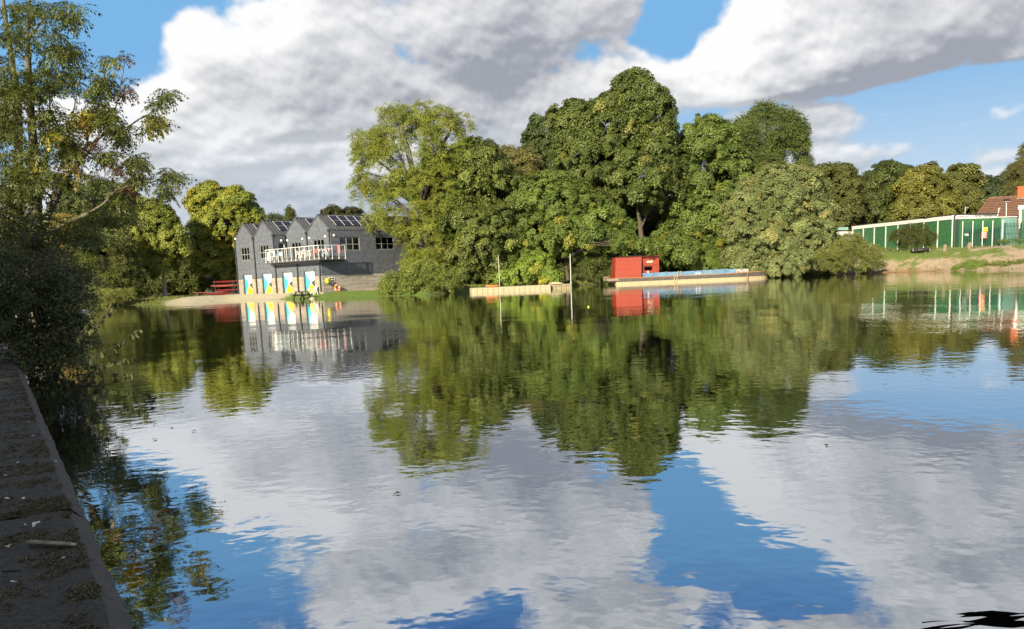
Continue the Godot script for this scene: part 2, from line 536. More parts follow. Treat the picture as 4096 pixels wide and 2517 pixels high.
func make_materials() -> void:
	var grain := speckle(61, 0.02, 0.72, 1.12, 256, 5)
	var coarse := speckle(62, 0.012, 0.6, 1.2, 256, 5)
	M.leaf = leaf_material()
	M.leaf_gloss = leaf_material(0.38, 0.6)
	M.dark_leaf = plain(lin(0.07, 0.08, 0.03), 0.8, 0.0, 0.3)
	M.bark = grained(lin(0.09, 0.075, 0.055), 0.9, 2.0, speckle(51, 0.05, 0.6, 1.3))
	M.pale_bark = grained(lin(0.30, 0.26, 0.20), 0.9, 2.0, speckle(53, 0.05, 0.7, 1.2))
	M.ash_bark = grained(lin(0.13, 0.115, 0.085), 0.9, 3.0, speckle(52, 0.05, 0.6, 1.3))
	M.render_grey = grained(lin(0.100, 0.116, 0.145), 0.85, 0.35, grain)
	M.stone = []
	M.grey_stone = []
	for k in 4:
		var w: float = [0.88, 1.0, 1.08, 0.95][k]
		M.stone.append(grained(lin(0.33 * w, 0.29 * w, 0.235 * w), 0.9, 1.5, grain))
		var v: float = [0.82, 1.0, 1.15, 0.93][k]
		M.grey_stone.append(grained(lin(0.40 * v, 0.375 * v, 0.33 * v), 0.9, 1.5, coarse))
	M.white_paint = plain(lin(0.74, 0.74, 0.72), 0.5)
	M.white_weather = grained(lin(0.72, 0.72, 0.70), 0.6, 0.7, speckle(66, 0.02, 0.78, 1.05))
	M.teal_paint = plain(lin(0.05, 0.33, 0.42), 0.5)
	M.yellow_paint = plain(lin(0.72, 0.56, 0.02), 0.5)
	M.dark_paint = plain(lin(0.05, 0.055, 0.065), 0.5)
	M.pale_blue = plain(lin(0.35, 0.52, 0.62), 0.5)
	M.red_cloth = plain(lin(0.45, 0.05, 0.05), 0.8)
	M.frame = plain(lin(0.24, 0.25, 0.25), 0.5)
	M.roof_metal = grained(lin(0.085, 0.09, 0.10), 0.45, 0.4, grain)
	M.solar = plain(lin(0.012, 0.014, 0.022), 0.25)
	M.alloy = plain(lin(0.6, 0.6, 0.6), 0.4, 0.3)
	M.black = plain(lin(0.018, 0.018, 0.020), 0.6)
	M.ripple_black = plain(lin(0.003, 0.003, 0.003), 1.0, 0.0, 0.0)  # glossless black that paints the dark corner ripples
	M.black_wood = grained(lin(0.022, 0.021, 0.020), 0.8, 3.0, grain)
	M.deck_grey = grained(lin(0.085, 0.09, 0.095), 0.8, 0.5, grain)
	var pane := plain(Color(0.02, 0.025, 0.03, 0.45), 0.03)
	pane.transparency = BaseMaterial3D.TRANSPARENCY_ALPHA
	M.pane = pane
	var clear := plain(Color(0.7, 0.8, 0.8, 0.03), 0.02)
	clear.transparency = BaseMaterial3D.TRANSPARENCY_ALPHA
	M.clear = clear
	M.orange = plain(lin(0.75, 0.19, 0.05), 0.6)
	M.red_hull = plain(lin(0.12, 0.010, 0.010), 0.4)
	M.red_faded = plain(lin(0.24, 0.05, 0.04), 0.6)
	M.pale_grey = grained(lin(0.33, 0.33, 0.33), 0.9, 0.5, coarse)
	M.float_yellow = [grained(lin(0.37, 0.335, 0.21), 0.7, 1.2, grain), grained(lin(0.34, 0.31, 0.20), 0.7, 1.2, grain), grained(lin(0.40, 0.36, 0.23), 0.7, 1.2, grain)]
	M.float_shaded = grained(lin(0.28, 0.24, 0.14), 0.8, 1.2, coarse)  # darker yellow, painting in the shade on the set back section
	M.pole = plain(lin(0.32, 0.35, 0.33), 0.5)
	M.rope = grained(lin(0.42, 0.36, 0.24), 0.9, 4.0, grain)
	M.rust = grained(lin(0.30, 0.17, 0.09), 0.9, 1.6, speckle(67, 0.02, 0.6, 1.3, 256, 5, Color(0.9, 0.95, 1.0), Color(1.1, 0.95, 0.8)))
	M.hull_dark = grained(lin(0.075, 0.073, 0.072), 0.8, 0.9, speckle(68, 0.016, 0.35, 1.6, 256, 6, Color(0.8, 0.9, 1.0), Color(1.2, 1.05, 0.9)))
	M.hull_pale = grained(lin(0.38, 0.32, 0.20), 0.85, 1.0, grain)
	M.old_wood = grained(lin(0.24, 0.19, 0.14), 0.9, 3.0, coarse)
	M.red_cabin = grained(lin(0.25, 0.032, 0.013), 0.6, 0.7, speckle(69, 0.02, 0.82, 1.06))
	M.dark_red = grained(lin(0.14, 0.02, 0.015), 0.7, 0.8, grain)
	M.cream = plain(lin(0.62, 0.58, 0.42), 0.6)
	M.blue = [grained(lin(0.10, 0.21, 0.34), 0.75, 0.8, coarse), grained(lin(0.12, 0.24, 0.37), 0.75, 0.8, coarse), grained(lin(0.13, 0.235, 0.32), 0.75, 0.8, coarse)]
	M.green_panel = [grained(lin(0.028, 0.120, 0.046), 0.6, 0.5, grain), grained(lin(0.031, 0.130, 0.049), 0.6, 0.5, grain)]
	M.green_dark = grained(lin(0.020, 0.058, 0.040), 0.6, 0.6, grain)
	M.green_gate = plain(lin(0.018, 0.075, 0.058), 0.5)
	M.teal_wall = grained(lin(0.19, 0.36, 0.335), 0.7, 0.6, grain)
	M.yellow_sign = plain(lin(0.75, 0.50, 0.03), 0.5)
	M.red_sign = plain(lin(0.55, 0.05, 0.04), 0.5)
	M.brick_wall = grained(lin(0.30, 0.16, 0.10), 0.9, 1.0, coarse)
	M.chimney = grained(lin(0.40, 0.12, 0.045), 0.9, 1.4, coarse)
	M.tiles = [grained(lin(0.16, 0.085, 0.06), 0.9, 0.9, coarse), grained(lin(0.19, 0.10, 0.07), 0.9, 0.9, coarse), grained(lin(0.13, 0.075, 0.055), 0.9, 0.9, coarse)]
	M.dry = plain(lin(0.12, 0.065, 0.04), 0.9)
	M.ball = plain(lin(0.42, 0.55, 0.05), 0.9)
	M.dead_leaf = plain(lin(0.20, 0.13, 0.05), 0.8)
	M.litter = plain(lin(0.5, 0.47, 0.42), 0.8)
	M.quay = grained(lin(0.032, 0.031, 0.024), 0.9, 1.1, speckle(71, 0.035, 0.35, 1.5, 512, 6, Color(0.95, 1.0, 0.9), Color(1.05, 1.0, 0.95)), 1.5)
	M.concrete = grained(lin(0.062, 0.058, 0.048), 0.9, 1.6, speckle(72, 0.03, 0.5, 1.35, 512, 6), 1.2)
	M.quay_joint = plain(lin(0.03, 0.028, 0.022), 0.95)

# ------------------------------------------------------------------ land and water
func shore_z(x: float) -> float:
	if x <= shore[0].x:
		return shore[0].y
	for k in shore.size() - 1:
		if x <= shore[k + 1].x:
			return lerpf(shore[k].y, shore[k + 1].y, (x - shore[k].x) / (shore[k + 1].x - shore[k].x))
	return shore[-1].y

func land(x: float, z: float) -> float:
	var d := shore_z(x) - z
	var h: float
	var bump := noise.get_noise_2d(x * 3.0, z * 3.0) * 0.10
	if d > 0.0:
		var beach := smooth(0.0, 5.5, d) * 0.5 + minf(d, 60.0) * 0.002
		var wood := smooth(0.0, 2.0, d) * 0.45 + smooth(2.0, 25.0, d) * 0.6
		var rise := smooth(-0.5, 10.0, d) * 2.3 + smooth(9.0, 40.0, d) * 0.4
		var a := smooth(-11.0, -7.0, x)
		var b := smooth(31.0, 40.0, x)
		h = lerpf(lerpf(beach, wood, a), rise, b) + bump * smooth(0.2, 3.0, d) * (0.35 if x < -8.0 else 1.0)
	else:
		h = maxf(-1.2, d * 0.25)
	var p := Vector3(x, 0, z) - quay_a
	var left := -p.dot(quay_out) - 0.5
	var near := 0.20 + 0.25 * smooth(3.0, 12.0, left) if left > 0.0 else maxf(-1.2, left * 3.0)
	if p.dot(quay_dir) > 24.0:
		near = minf(near, lerpf(near, 0.15, 0.5))
	return maxf(h, near)

# where the ray through a pixel meets the land
func on_land(u: float, v: float) -> Vector3:
	var r := ray(u, v)
	var s := 60.0
	while s < 140.0:
		var p := EYE + r * s
		if p.y < land(p.x, p.z):
			return Vector3(p.x, land(p.x, p.z), p.z)
		s += 0.1
	return EYE + r * 90.0

func land_color(x: float, z: float, y: float) -> Color:
	var d := shore_z(x) - z
	var n1 := noise.get_noise_2d(x * 5.0, z * 5.0)
	var n2 := noise.get_noise_2d(x * 16.0 + 300.0, z * 16.0)
	var grass := Color(0.085, 0.150, 0.022).lerp(Color(0.12, 0.15, 0.03), clampf(0.5 + n1, 0, 1))
	var dirt := Color(0.27, 0.20, 0.125).lerp(Color(0.36, 0.29, 0.20), clampf(0.5 + n2, 0, 1))
	var clay := Color(0.27, 0.15, 0.06)
	var sand := Color(0.50, 0.455, 0.31).lerp(Color(0.42, 0.38, 0.27), clampf(0.5 + n2 * 1.2, 0, 1))
	var mud := Color(0.07, 0.06, 0.04)
	if y < -0.02:
		return mud
	if x > 30.0:
		var bare := smooth(-0.25, 0.15, n1 + 0.45 * n2 + (0.4 if d < 5.0 else -0.45) + 0.07 * (x - 46.0))
		var c := grass.lerp(dirt, bare)
		return c.lerp(clay, smooth(2.2, 0.4, d) * smooth(46.0, 42.0, x))
	if x < -7.0 and x > -40.0:
		var edge := lerpf(-33.0, -9.0, clampf(d / 7.5, 0.0, 1.0))
		var lawn := smooth(-0.6, 0.6, x - (-23.5 + 1.6 * d * 0.25 + n1 * 1.2)) * smooth(6.2, 5.0, d + (x + 12.0) * 0.12)
		var c := sand.lerp(Color(0.10, 0.19, 0.022), lawn)
		return c.lerp(grass, smooth(-33.0, -36.0, x + n1))
	if d > 0.0:
		return Color(0.055, 0.06, 0.025).lerp(grass, 0.25 + 0.5 * clampf(n2 + 0.3, 0, 1))
	return Color(0.05, 0.055, 0.025).lerp(grass, clampf(0.3 + n1, 0, 1))

func lines(parts: Array) -> Array:
	var out := []
	for p in parts:
		var k: float = p[0]
		while k < p[1] - 0.001:
			out.append(k)
			k += p[2]
	out.append(parts[-1][1])
	return out

func make_ground() -> void:
	var xs := lines([[-1600.0, -400.0, 200.0], [-400.0, -80.0, 20.0], [-80.0, -46.0, 2.0], [-46.0, 78.0, 0.62], [78.0, 140.0, 4.0], [140.0, 400.0, 20.0], [400.0, 1600.0, 200.0]])
	var zs := lines([[-2400.0, -500.0, 200.0], [-500.0, -150.0, 20.0], [-150.0, -112.0, 3.0], [-112.0, -70.0, 0.5], [-70.0, 60.0, 2.5], [60.0, 300.0, 30.0]])
	var v := PackedVector3Array()
	var c := PackedColorArray()
	var ix := PackedInt32Array()
	var nx := xs.size()
	for z in zs:
		for x in xs:
			var y := land(x, z)
			v.append(Vector3(x, y, z))
			c.append(land_color(x, z, y))
	for j in zs.size() - 1:
		for i in nx - 1:
			var a := j * nx + i
			ix.append_array(PackedInt32Array([a, a + 1, a + nx, a + 1, a + nx + 1, a + nx]))
	var n := PackedVector3Array()
	n.resize(v.size())
	for k in range(0, ix.size(), 3):
		var q := (v[ix[k + 2]] - v[ix[k]]).cross(v[ix[k + 1]] - v[ix[k]])
		for e in 3:
			n[ix[k + e]] += q
	for k in n.size():
		n[k] = n[k].normalized()
	var arr := []
	arr.resize(Mesh.ARRAY_MAX)
	arr[Mesh.ARRAY_VERTEX] = v
	arr[Mesh.ARRAY_NORMAL] = n
	arr[Mesh.ARRAY_COLOR] = c
	arr[Mesh.ARRAY_INDEX] = ix
	var m := ArrayMesh.new()
	m.add_surface_from_arrays(Mesh.PRIMITIVE_TRIANGLES, arr)
	var mat := grained(Color.WHITE, 0.9, 0.6, speckle(31, 0.03, 0.55, 1.4), 4.0)
	mat.vertex_color_use_as_albedo = true
	structure("ground", m, mat)

func make_water() -> void:
	# ripples: slopes of a wave field, stored steepened and scaled back by normal_scale
	var S := 1024
	var f := FastNoiseLite.new()
	f.seed = 3
	f.noise_type = FastNoiseLite.TYPE_SIMPLEX_SMOOTH
	f.frequency = 0.022
	f.fractal_octaves = 5
	f.fractal_gain = 0.46
	var im := f.get_seamless_image(S, S, false, false, 0.2, false)
	im.convert(Image.FORMAT_RF)
	var g := FastNoiseLite.new()
	g.seed = 9
	g.noise_type = FastNoiseLite.TYPE_SIMPLEX_SMOOTH
	g.frequency = 0.004
	g.fractal_octaves = 2
	var patch := g.get_seamless_image(S, S, false, false, 0.2, true)
	patch.convert(Image.FORMAT_RF)
	# the 8-bit noise is smoothed by going down and up in size before slopes are taken
	im.resize(S / 3, S / 3, Image.INTERPOLATE_LANCZOS)
	im.resize(S, S, Image.INTERPOLATE_CUBIC)
	var h := im.get_data().to_float32_array()
	var pa := patch.get_data().to_float32_array()
	var bytes := PackedByteArray()
	bytes.resize(S * S * 3)
	for j in S:
		var jn := ((j + 1) % S) * S
		var jp := ((j + S - 1) % S) * S
		for i in S:
			var k := j * S + i
			var amount := 0.25 + 1.1 * pa[k]
			var sx := (h[j * S + (i + 1) % S] - h[j * S + (i + S - 1) % S]) * 26.0 * amount
			var sy := (h[jn + i] - h[jp + i]) * 26.0 * amount
			bytes[k * 3] = int(clampf(127.5 - 127.5 * sx, 0.0, 255.0))
			bytes[k * 3 + 1] = int(clampf(127.5 + 127.5 * sy, 0.0, 255.0))
			bytes[k * 3 + 2] = 255
	var tex := ImageTexture.create_from_image(Image.create_from_data(S, S, false, Image.FORMAT_RGB8, bytes))
	var mat := plain(lin(0.50, 0.53, 0.56), 0.02, 1.0, 0.5)
	mat.normal_enabled = true
	mat.normal_texture = tex
	mat.normal_scale = RIPPLE
	# the sheet itself carries the long, low waves in its normals
	var xs := lines([[-1500.0, -100.0, 140.0], [-100.0, -60.0, 4.0], [-60.0, -24.0, 1.2], [-24.0, 24.0, 0.45], [24.0, 80.0, 1.2], [80.0, 120.0, 4.0], [120.0, 1500.0, 138.0]])
	var zs := lines([[-96.0, -40.0, 1.2], [-40.0, 0.0, 0.45], [0.0, 20.0, 2.0], [20.0, 260.0, 24.0]])
	var v := PackedVector3Array()
	var n := PackedVector3Array()
	var uv := PackedVector2Array()
	var ix := PackedInt32Array()
	var nx := xs.size()
	var w1 := FastNoiseLite.new()
	w1.seed = 21
	w1.frequency = 0.16
	w1.fractal_octaves = 3
	for z in zs:
		for x in xs:
			v.append(Vector3(x, 0, z))
			var fade := smooth(110.0, 60.0, absf(x))
			var e := 0.25
			var sx := (w1.get_noise_2d(x * 0.6 + e, z) - w1.get_noise_2d(x * 0.6 - e, z)) / (2.0 * e) * SWELL * fade
			var sz := (w1.get_noise_2d(x * 0.6, z + e) - w1.get_noise_2d(x * 0.6, z - e)) / (2.0 * e) * SWELL * fade
			n.append(Vector3(-sx, 1.0, -sz).normalized())
			uv.append(Vector2(x / WATER_TILE * 0.8, z / WATER_TILE))
	for j in zs.size() - 1:
		for i in nx - 1:
			var a := j * nx + i
			ix.append_array(PackedInt32Array([a, a + 1, a + nx, a + 1, a + nx + 1, a + nx]))
	var arr := []
	arr.resize(Mesh.ARRAY_MAX)
	arr[Mesh.ARRAY_VERTEX] = v
	arr[Mesh.ARRAY_NORMAL] = n
	arr[Mesh.ARRAY_TEX_UV] = uv
	arr[Mesh.ARRAY_INDEX] = ix
	var m := ArrayMesh.new()
	m.add_surface_from_arrays(Mesh.PRIMITIVE_TRIANGLES, arr)
	structure("river", m, mat)

# ------------------------------------------------------------------ trees
var boughs := {}

# one leaf: a folded diamond of two triangles
func add_leaf(mb: MB, p: Vector3, along: Vector3, face: Vector3, length: float, width: float, tone: float) -> void:
	var a := along.normalized()
	var s := a.cross(face).normalized() * width * 0.5
	var up := s.cross(a).normalized() * width * 0.16
	mb.col = Color(tone, tone, tone)
	var m := p + a * length * 0.45
	mb.tri(p, m + s + up, p + a * length)
	mb.tri(p, p + a * length, m - s + up)

func spread() -> Vector3:
	var z := rng.randf_range(-1, 1)
	var a := rng.randf() * TAU
	var r := sqrt(1.0 - z * z)
	return Vector3(cos(a) * r, z, sin(a) * r)

# a leafy bough about one metre in radius, domed towards +y
func bough_mesh(kind: String, variant: int) -> ArrayMesh:
	var key := kind + str(variant)
	if boughs.has(key):
		return boughs[key]
	rng.seed = 100 + variant * 7 + kind.hash() % 1000
	var mb := MB.new()
	if kind == "broad":
		var lobes := []
		for k in 9:
			var d := spread()
			d.y = absf(d.y) * 0.8 - 0.15
			lobes.append([d * rng.randf_range(0.35, 0.72), rng.randf_range(0.28, 0.46)])
		for k in 330:
			var l: Array = lobes[k % 9]
			var d := spread()
			if d.y < -0.3 and rng.randf() < 0.7:
				d.y = -d.y
			var p: Vector3 = l[0] + d * float(l[1]) * rng.randf_range(0.75, 1.12)
			var face := (d * 0.9 + Vector3(0, 0.55, 0) + spread() * 0.55).normalized()
			var along := (spread() + Vector3(0, -0.35, 0) + d * 0.3)
			along -= face * along.dot(face)
			add_leaf(mb, p, along, face, rng.randf_range(0.17, 0.27), rng.randf_range(0.14, 0.21), rng.randf_range(0.7, 1.3))
	elif kind == "feather":
		for k in 26:
			var d := spread()
			d.y = absf(d.y) * 0.9 - 0.1
			var tip := d * rng.randf_range(0.6, 1.2)
			for q in 13:
				var t := rng.randf_range(0.25, 1.05)
				var p := tip * t + spread() * 0.12
				var face := (d * 0.5 + Vector3(0, 0.6, 0) + spread() * 0.8).normalized()
				add_leaf(mb, p, d + spread() * 0.9 + Vector3(0, -0.3, 0), face, rng.randf_range(0.13, 0.22), rng.randf_range(0.05, 0.085), rng.randf_range(0.75, 1.3))
	elif kind == "small":
		var lumps := []
		for k in 13:
			var d := spread()
			d.y = absf(d.y) * 0.9 - 0.2
			lumps.append([d * rng.randf_range(0.3, 0.95), rng.randf_range(0.16, 0.36)])
		for k in 420:
			var l: Array = lumps[k % 13]
			var d := spread()
			var p: Vector3 = l[0] + d * float(l[1]) * rng.randf_range(0.6, 1.2)
			var face := (d * 0.8 + Vector3(0, 0.5, 0) + spread() * 0.7).normalized()
			add_leaf(mb, p, spread() + d * 0.6 + Vector3(0, 0.2, 0), face, rng.randf_range(0.13, 0.21), rng.randf_range(0.08, 0.13), rng.randf_range(0.7, 1.3))
	elif kind == "weed":
		for k in 16:
			var a := rng.randf() * TAU
			var o := Vector3(cos(a), 0, sin(a)) * rng.randf() * 0.8
			var h := rng.randf_range(0.4, 1.5)
			var lean := Vector3(rng.randf_range(-0.4, 0.4), 0, rng.randf_range(-0.4, 0.4))
			for e in 16:
				var t := rng.randf()
				add_leaf(mb, o + lean * t * h + Vector3(0, h * t - 0.3, 0), spread() + Vector3(0, 0.5, 0), spread() + Vector3(0, 0.6, 0), rng.randf_range(0.14, 0.28), rng.randf_range(0.05, 0.09), rng.randf_range(0.7, 1.3))
	elif kind == "near":
		for k in 190:
			var d := spread()
			var p := d * rng.randf_range(0.35, 1.15)
			var face := (d + Vector3(0, 0.4, 0) + spread() * 0.9).normalized()
			add_leaf(mb, p, spread() + Vector3(0, -0.5, 0), face, rng.randf_range(0.17, 0.30), rng.randf_range(0.10, 0.15), rng.randf_range(0.6, 1.4))
	elif kind == "hang":
		for k in 22:
			var d := spread()
			var o := Vector3(d.x, 0.3 + 0.4 * absf(d.y), d.z) * 0.6
			for q in 16:
				var t := q / 16.0
				var p := o + Vector3(d.x * 0.5 * sin(t * 1.5), -1.6 * t * t + 0.15 * t, d.z * 0.5 * sin(t * 1.5))
				add_leaf(mb, p, Vector3(rng.randf_range(-0.5, 0.5), -1, rng.randf_range(-0.5, 0.5)), spread() + Vector3(d.x, 0.3, d.z), rng.randf_range(0.14, 0.2), 0.04, rng.randf_range(0.75, 1.25))
	boughs[key] = mb.done()
	return boughs[key]

# places boughs over the lobes of a crown. Each lobe: [centre, radii]
func crown(parent: Node3D, called: String, kind: String, lobes: Array, size: float, density: float, tint: Color, vary: float, seed_: int, warm := Color(-1, 0, 0), warm_share := 0.0) -> void:
	var spots := [[], []]
	var tints := [[], []]
	var local := RandomNumberGenerator.new()
	local.seed = seed_
	# large lobes are broken into masses of foliage with gaps between them
	var masses := []
	for li in lobes.size():
		var ctr: Vector3 = lobes[li][0]
		var rad: Vector3 = lobes[li][1]
		var least := minf(rad.x, minf(rad.y, rad.z))
		if least < 1.7 * size or kind == "hang" or kind == "near":
			masses.append([ctr, rad, ctr, 1.0])
			continue
		var sub := clampf(least * 0.46, 1.15 * size, 2.3 * size)
		var count := int(1.15 * (rad.x * rad.y + rad.x * rad.z + rad.y * rad.z) / (sub * sub)) + 5
		for k in count:
			var y := 1.0 - 2.0 * (k + 0.5) / count
			var ang := k * 2.39996 + seed_ * 1.7
			var r := sqrt(maxf(0.0, 1.0 - y * y))
			var d := Vector3(cos(ang) * r, y, sin(ang) * r) + Vector3(local.randf_range(-0.2, 0.2), local.randf_range(-0.2, 0.2), local.randf_range(-0.2, 0.2))
			d = d.normalized()
			var s := sub * local.randf_range(0.62, 1.3)
			var inner := Vector3(maxf(rad.x - s * 0.75, rad.x * 0.3), maxf(rad.y - s * 0.62, rad.y * 0.3), maxf(rad.z - s * 0.75, rad.z * 0.3))
			masses.append([ctr + d * inner * local.randf_range(0.86, 1.06), Vector3(s, s * 0.74, s), ctr, local.randf_range(0.8, 1.22)])
	for mass in masses:
		var ctr: Vector3 = mass[0]
		var rad: Vector3 = mass[1]
		var area := 4.0 * PI * pow((pow(rad.x * rad.y, 1.6) + pow(rad.x * rad.z, 1.6) + pow(rad.y * rad.z, 1.6)) / 3.0, 1.0 / 1.6)
		var whole := ctr.distance_to(mass[2]) < 0.01
		var count := int(density * (1.0 if whole else 0.72) * area / (size * size * 1.1)) + 3
		for k in count:
			var y := 1.0 - 2.0 * (k + 0.5) / count
			var ang := k * 2.39996 + seed_ + local.randf_range(-0.5, 0.5)
			var r := sqrt(maxf(0.0, 1.0 - y * y))
			var d := Vector3(cos(ang) * r, clampf(y + local.randf_range(-0.12, 0.12), -1, 1), sin(ang) * r)
			if d.y < -0.7 and local.randf() < 0.6:
				continue
			if not whole and d.dot(((mass[0] as Vector3) - (mass[2] as Vector3)).normalized()) < -0.35:
				continue
			var stray := local.randf() < (0.10 if kind != "near" else 0.34)
			var depth := local.randf_range(1.1, 1.42 if kind != "near" else 1.75) if stray else (local.randf_range(0.66, 1.05) if local.randf() < 0.85 else local.randf_range(0.35, 0.7))
			var p := ctr + d * rad * depth
			var hidden := false
			for o in lobes.size():
				if ((p - (lobes[o][0] as Vector3)) / (lobes[o][1] as Vector3)).length() < (0.5 if whole else 0.55):
					hidden = not whole or (lobes[o][0] as Vector3).distance_to(ctr) > 0.01
					if hidden:
						break
			if hidden:
				continue
			var out := (d / rad).normalized()
			var up := (out * 0.75 + Vector3(0, 0.6, 0) + Vector3(local.randf_range(-0.3, 0.3), local.randf_range(-0.2, 0.3), local.randf_range(-0.3, 0.3))).normalized()
			var side := up.cross(Vector3(local.randf_range(-1, 1), local.randf_range(-1, 1), local.randf_range(-1, 1))).normalized()
			var s := size * (local.randf_range(0.3, 0.55) if stray else local.randf_range(0.5, 1.2))
			var b := Basis(side * s, up * s * local.randf_range(0.7, 1.05), side.cross(up) * s)
			if kind == "hang":
				var turn := local.randf() * TAU
				b = Basis(Vector3.UP, turn).scaled(Vector3(s, s * local.randf_range(0.9, 1.6), s))
			var q := local.randi() % 2
			spots[q].append(Transform3D(b, p - parent.position))
			var t := tint
			var w := local.randf_range(-vary, vary)
			w = (1.0 + w) * float(mass[3])
			t = Color(t.r * w, t.g * lerpf(w, 1.0, 0.15), t.b * w)
			if warm.r >= 0.0 and local.randf() < warm_share:
				t = t.lerp(warm, local.randf_range(0.3, 0.9))
			tints[q].append(t)
	for q in 2:
		if spots[q].is_empty():
			continue
		var mm := MultiMesh.new()
		mm.transform_format = MultiMesh.TRANSFORM_3D
		mm.use_colors = true
		mm.mesh = bough_mesh(kind, q)
		mm.instance_count = spots[q].size()
		for k in spots[q].size():
			mm.set_instance_transform(k, spots[q][k])
			mm.set_instance_color(k, tints[q][k])
		var o := MultiMeshInstance3D.new()
		o.name = called
		o.multimesh = mm
		o.material_override = M.leaf
		o.set_meta("kind", "stuff")
		parent.add_child(o, true)

# lobes in pixels: [u, v, half width, half height] at the tree's distance, deep = depth over half width
func tree(called: String, label: String, category: String, base_u: float, dist: float, px: Array, kind: String, size: float, density: float, tint: Color, vary: float, seed_: int, group := "", bare := 0.5, warm := Color(-1, 0, 0), warm_share := 0.0, deep := 0.85) -> Node3D:
	var foot := at(base_u, 1000.0, dist)
	foot.y = maxf(land(foot.x, foot.z), 0.0) - 0.05
	var o := thing(called, label, category, foot, 0.0, group)
	var lobes := []
	var k := 0
	for q in px:
		var c := at(q[0], q[1], dist)
		var s := dist / FOCAL
		var zoff: float = q[4] if q.size() > 4 else 0.0
		c.z -= zoff
		lobes.append([c, Vector3(q[2] * s, q[3] * s, maxf(q[2] * s * deep, 0.8))])
		k += 1
	crown(o, "crown", kind, lobes, size, density, tint, vary, seed_, warm, warm_share)
	# trunk with limbs that reach into every lobe
	rng.seed = seed_ + 77
	var top: Vector3 = lobes[0][0] - foot
	var r0 := clampf(top.y * 0.024, 0.08, 0.42)
	var mb := MB.new()
	var pts := []
	var rad := []
	for i in 8:
		var t := i / 7.0
		pts.append(Vector3(top.x * t * t + sin(t * 5.0 + seed_) * r0 * 0.8, -0.1 + (top.y + 0.1) * t, top.z * t * t + cos(t * 4.0 + seed_) * r0 * 0.6))
		rad.append(lerpf(r0, r0 * 0.18, pow(t, 0.8)) * (1.25 if i == 0 else 1.0))
	mb.tube(pts, rad, 8)
	part("trunk", mb.done(), M.bark, o)
	for l in lobes:
		for e in 3:
			var end: Vector3 = (l[0] as Vector3) - foot + spread() * (l[1] as Vector3) * 0.75
			var start: Vector3 = pts[clampi(int(clampf(end.y / maxf(top.y, 0.1), 0.15, 0.9) * bare * 7.0) + 1, 1, 6)]
			var mid := start.lerp(end, 0.5) + Vector3(0, 0.12 * start.distance_to(end), 0) + spread() * 0.2
			part("limb", tube_mesh([start, start.lerp(mid, 0.6), mid, mid.lerp(end, 0.55) + spread() * 0.15, end], [r0 * 0.42, r0 * 0.36, r0 * 0.26, r0 * 0.16, r0 * 0.05], 5), M.bark, o)
	return o

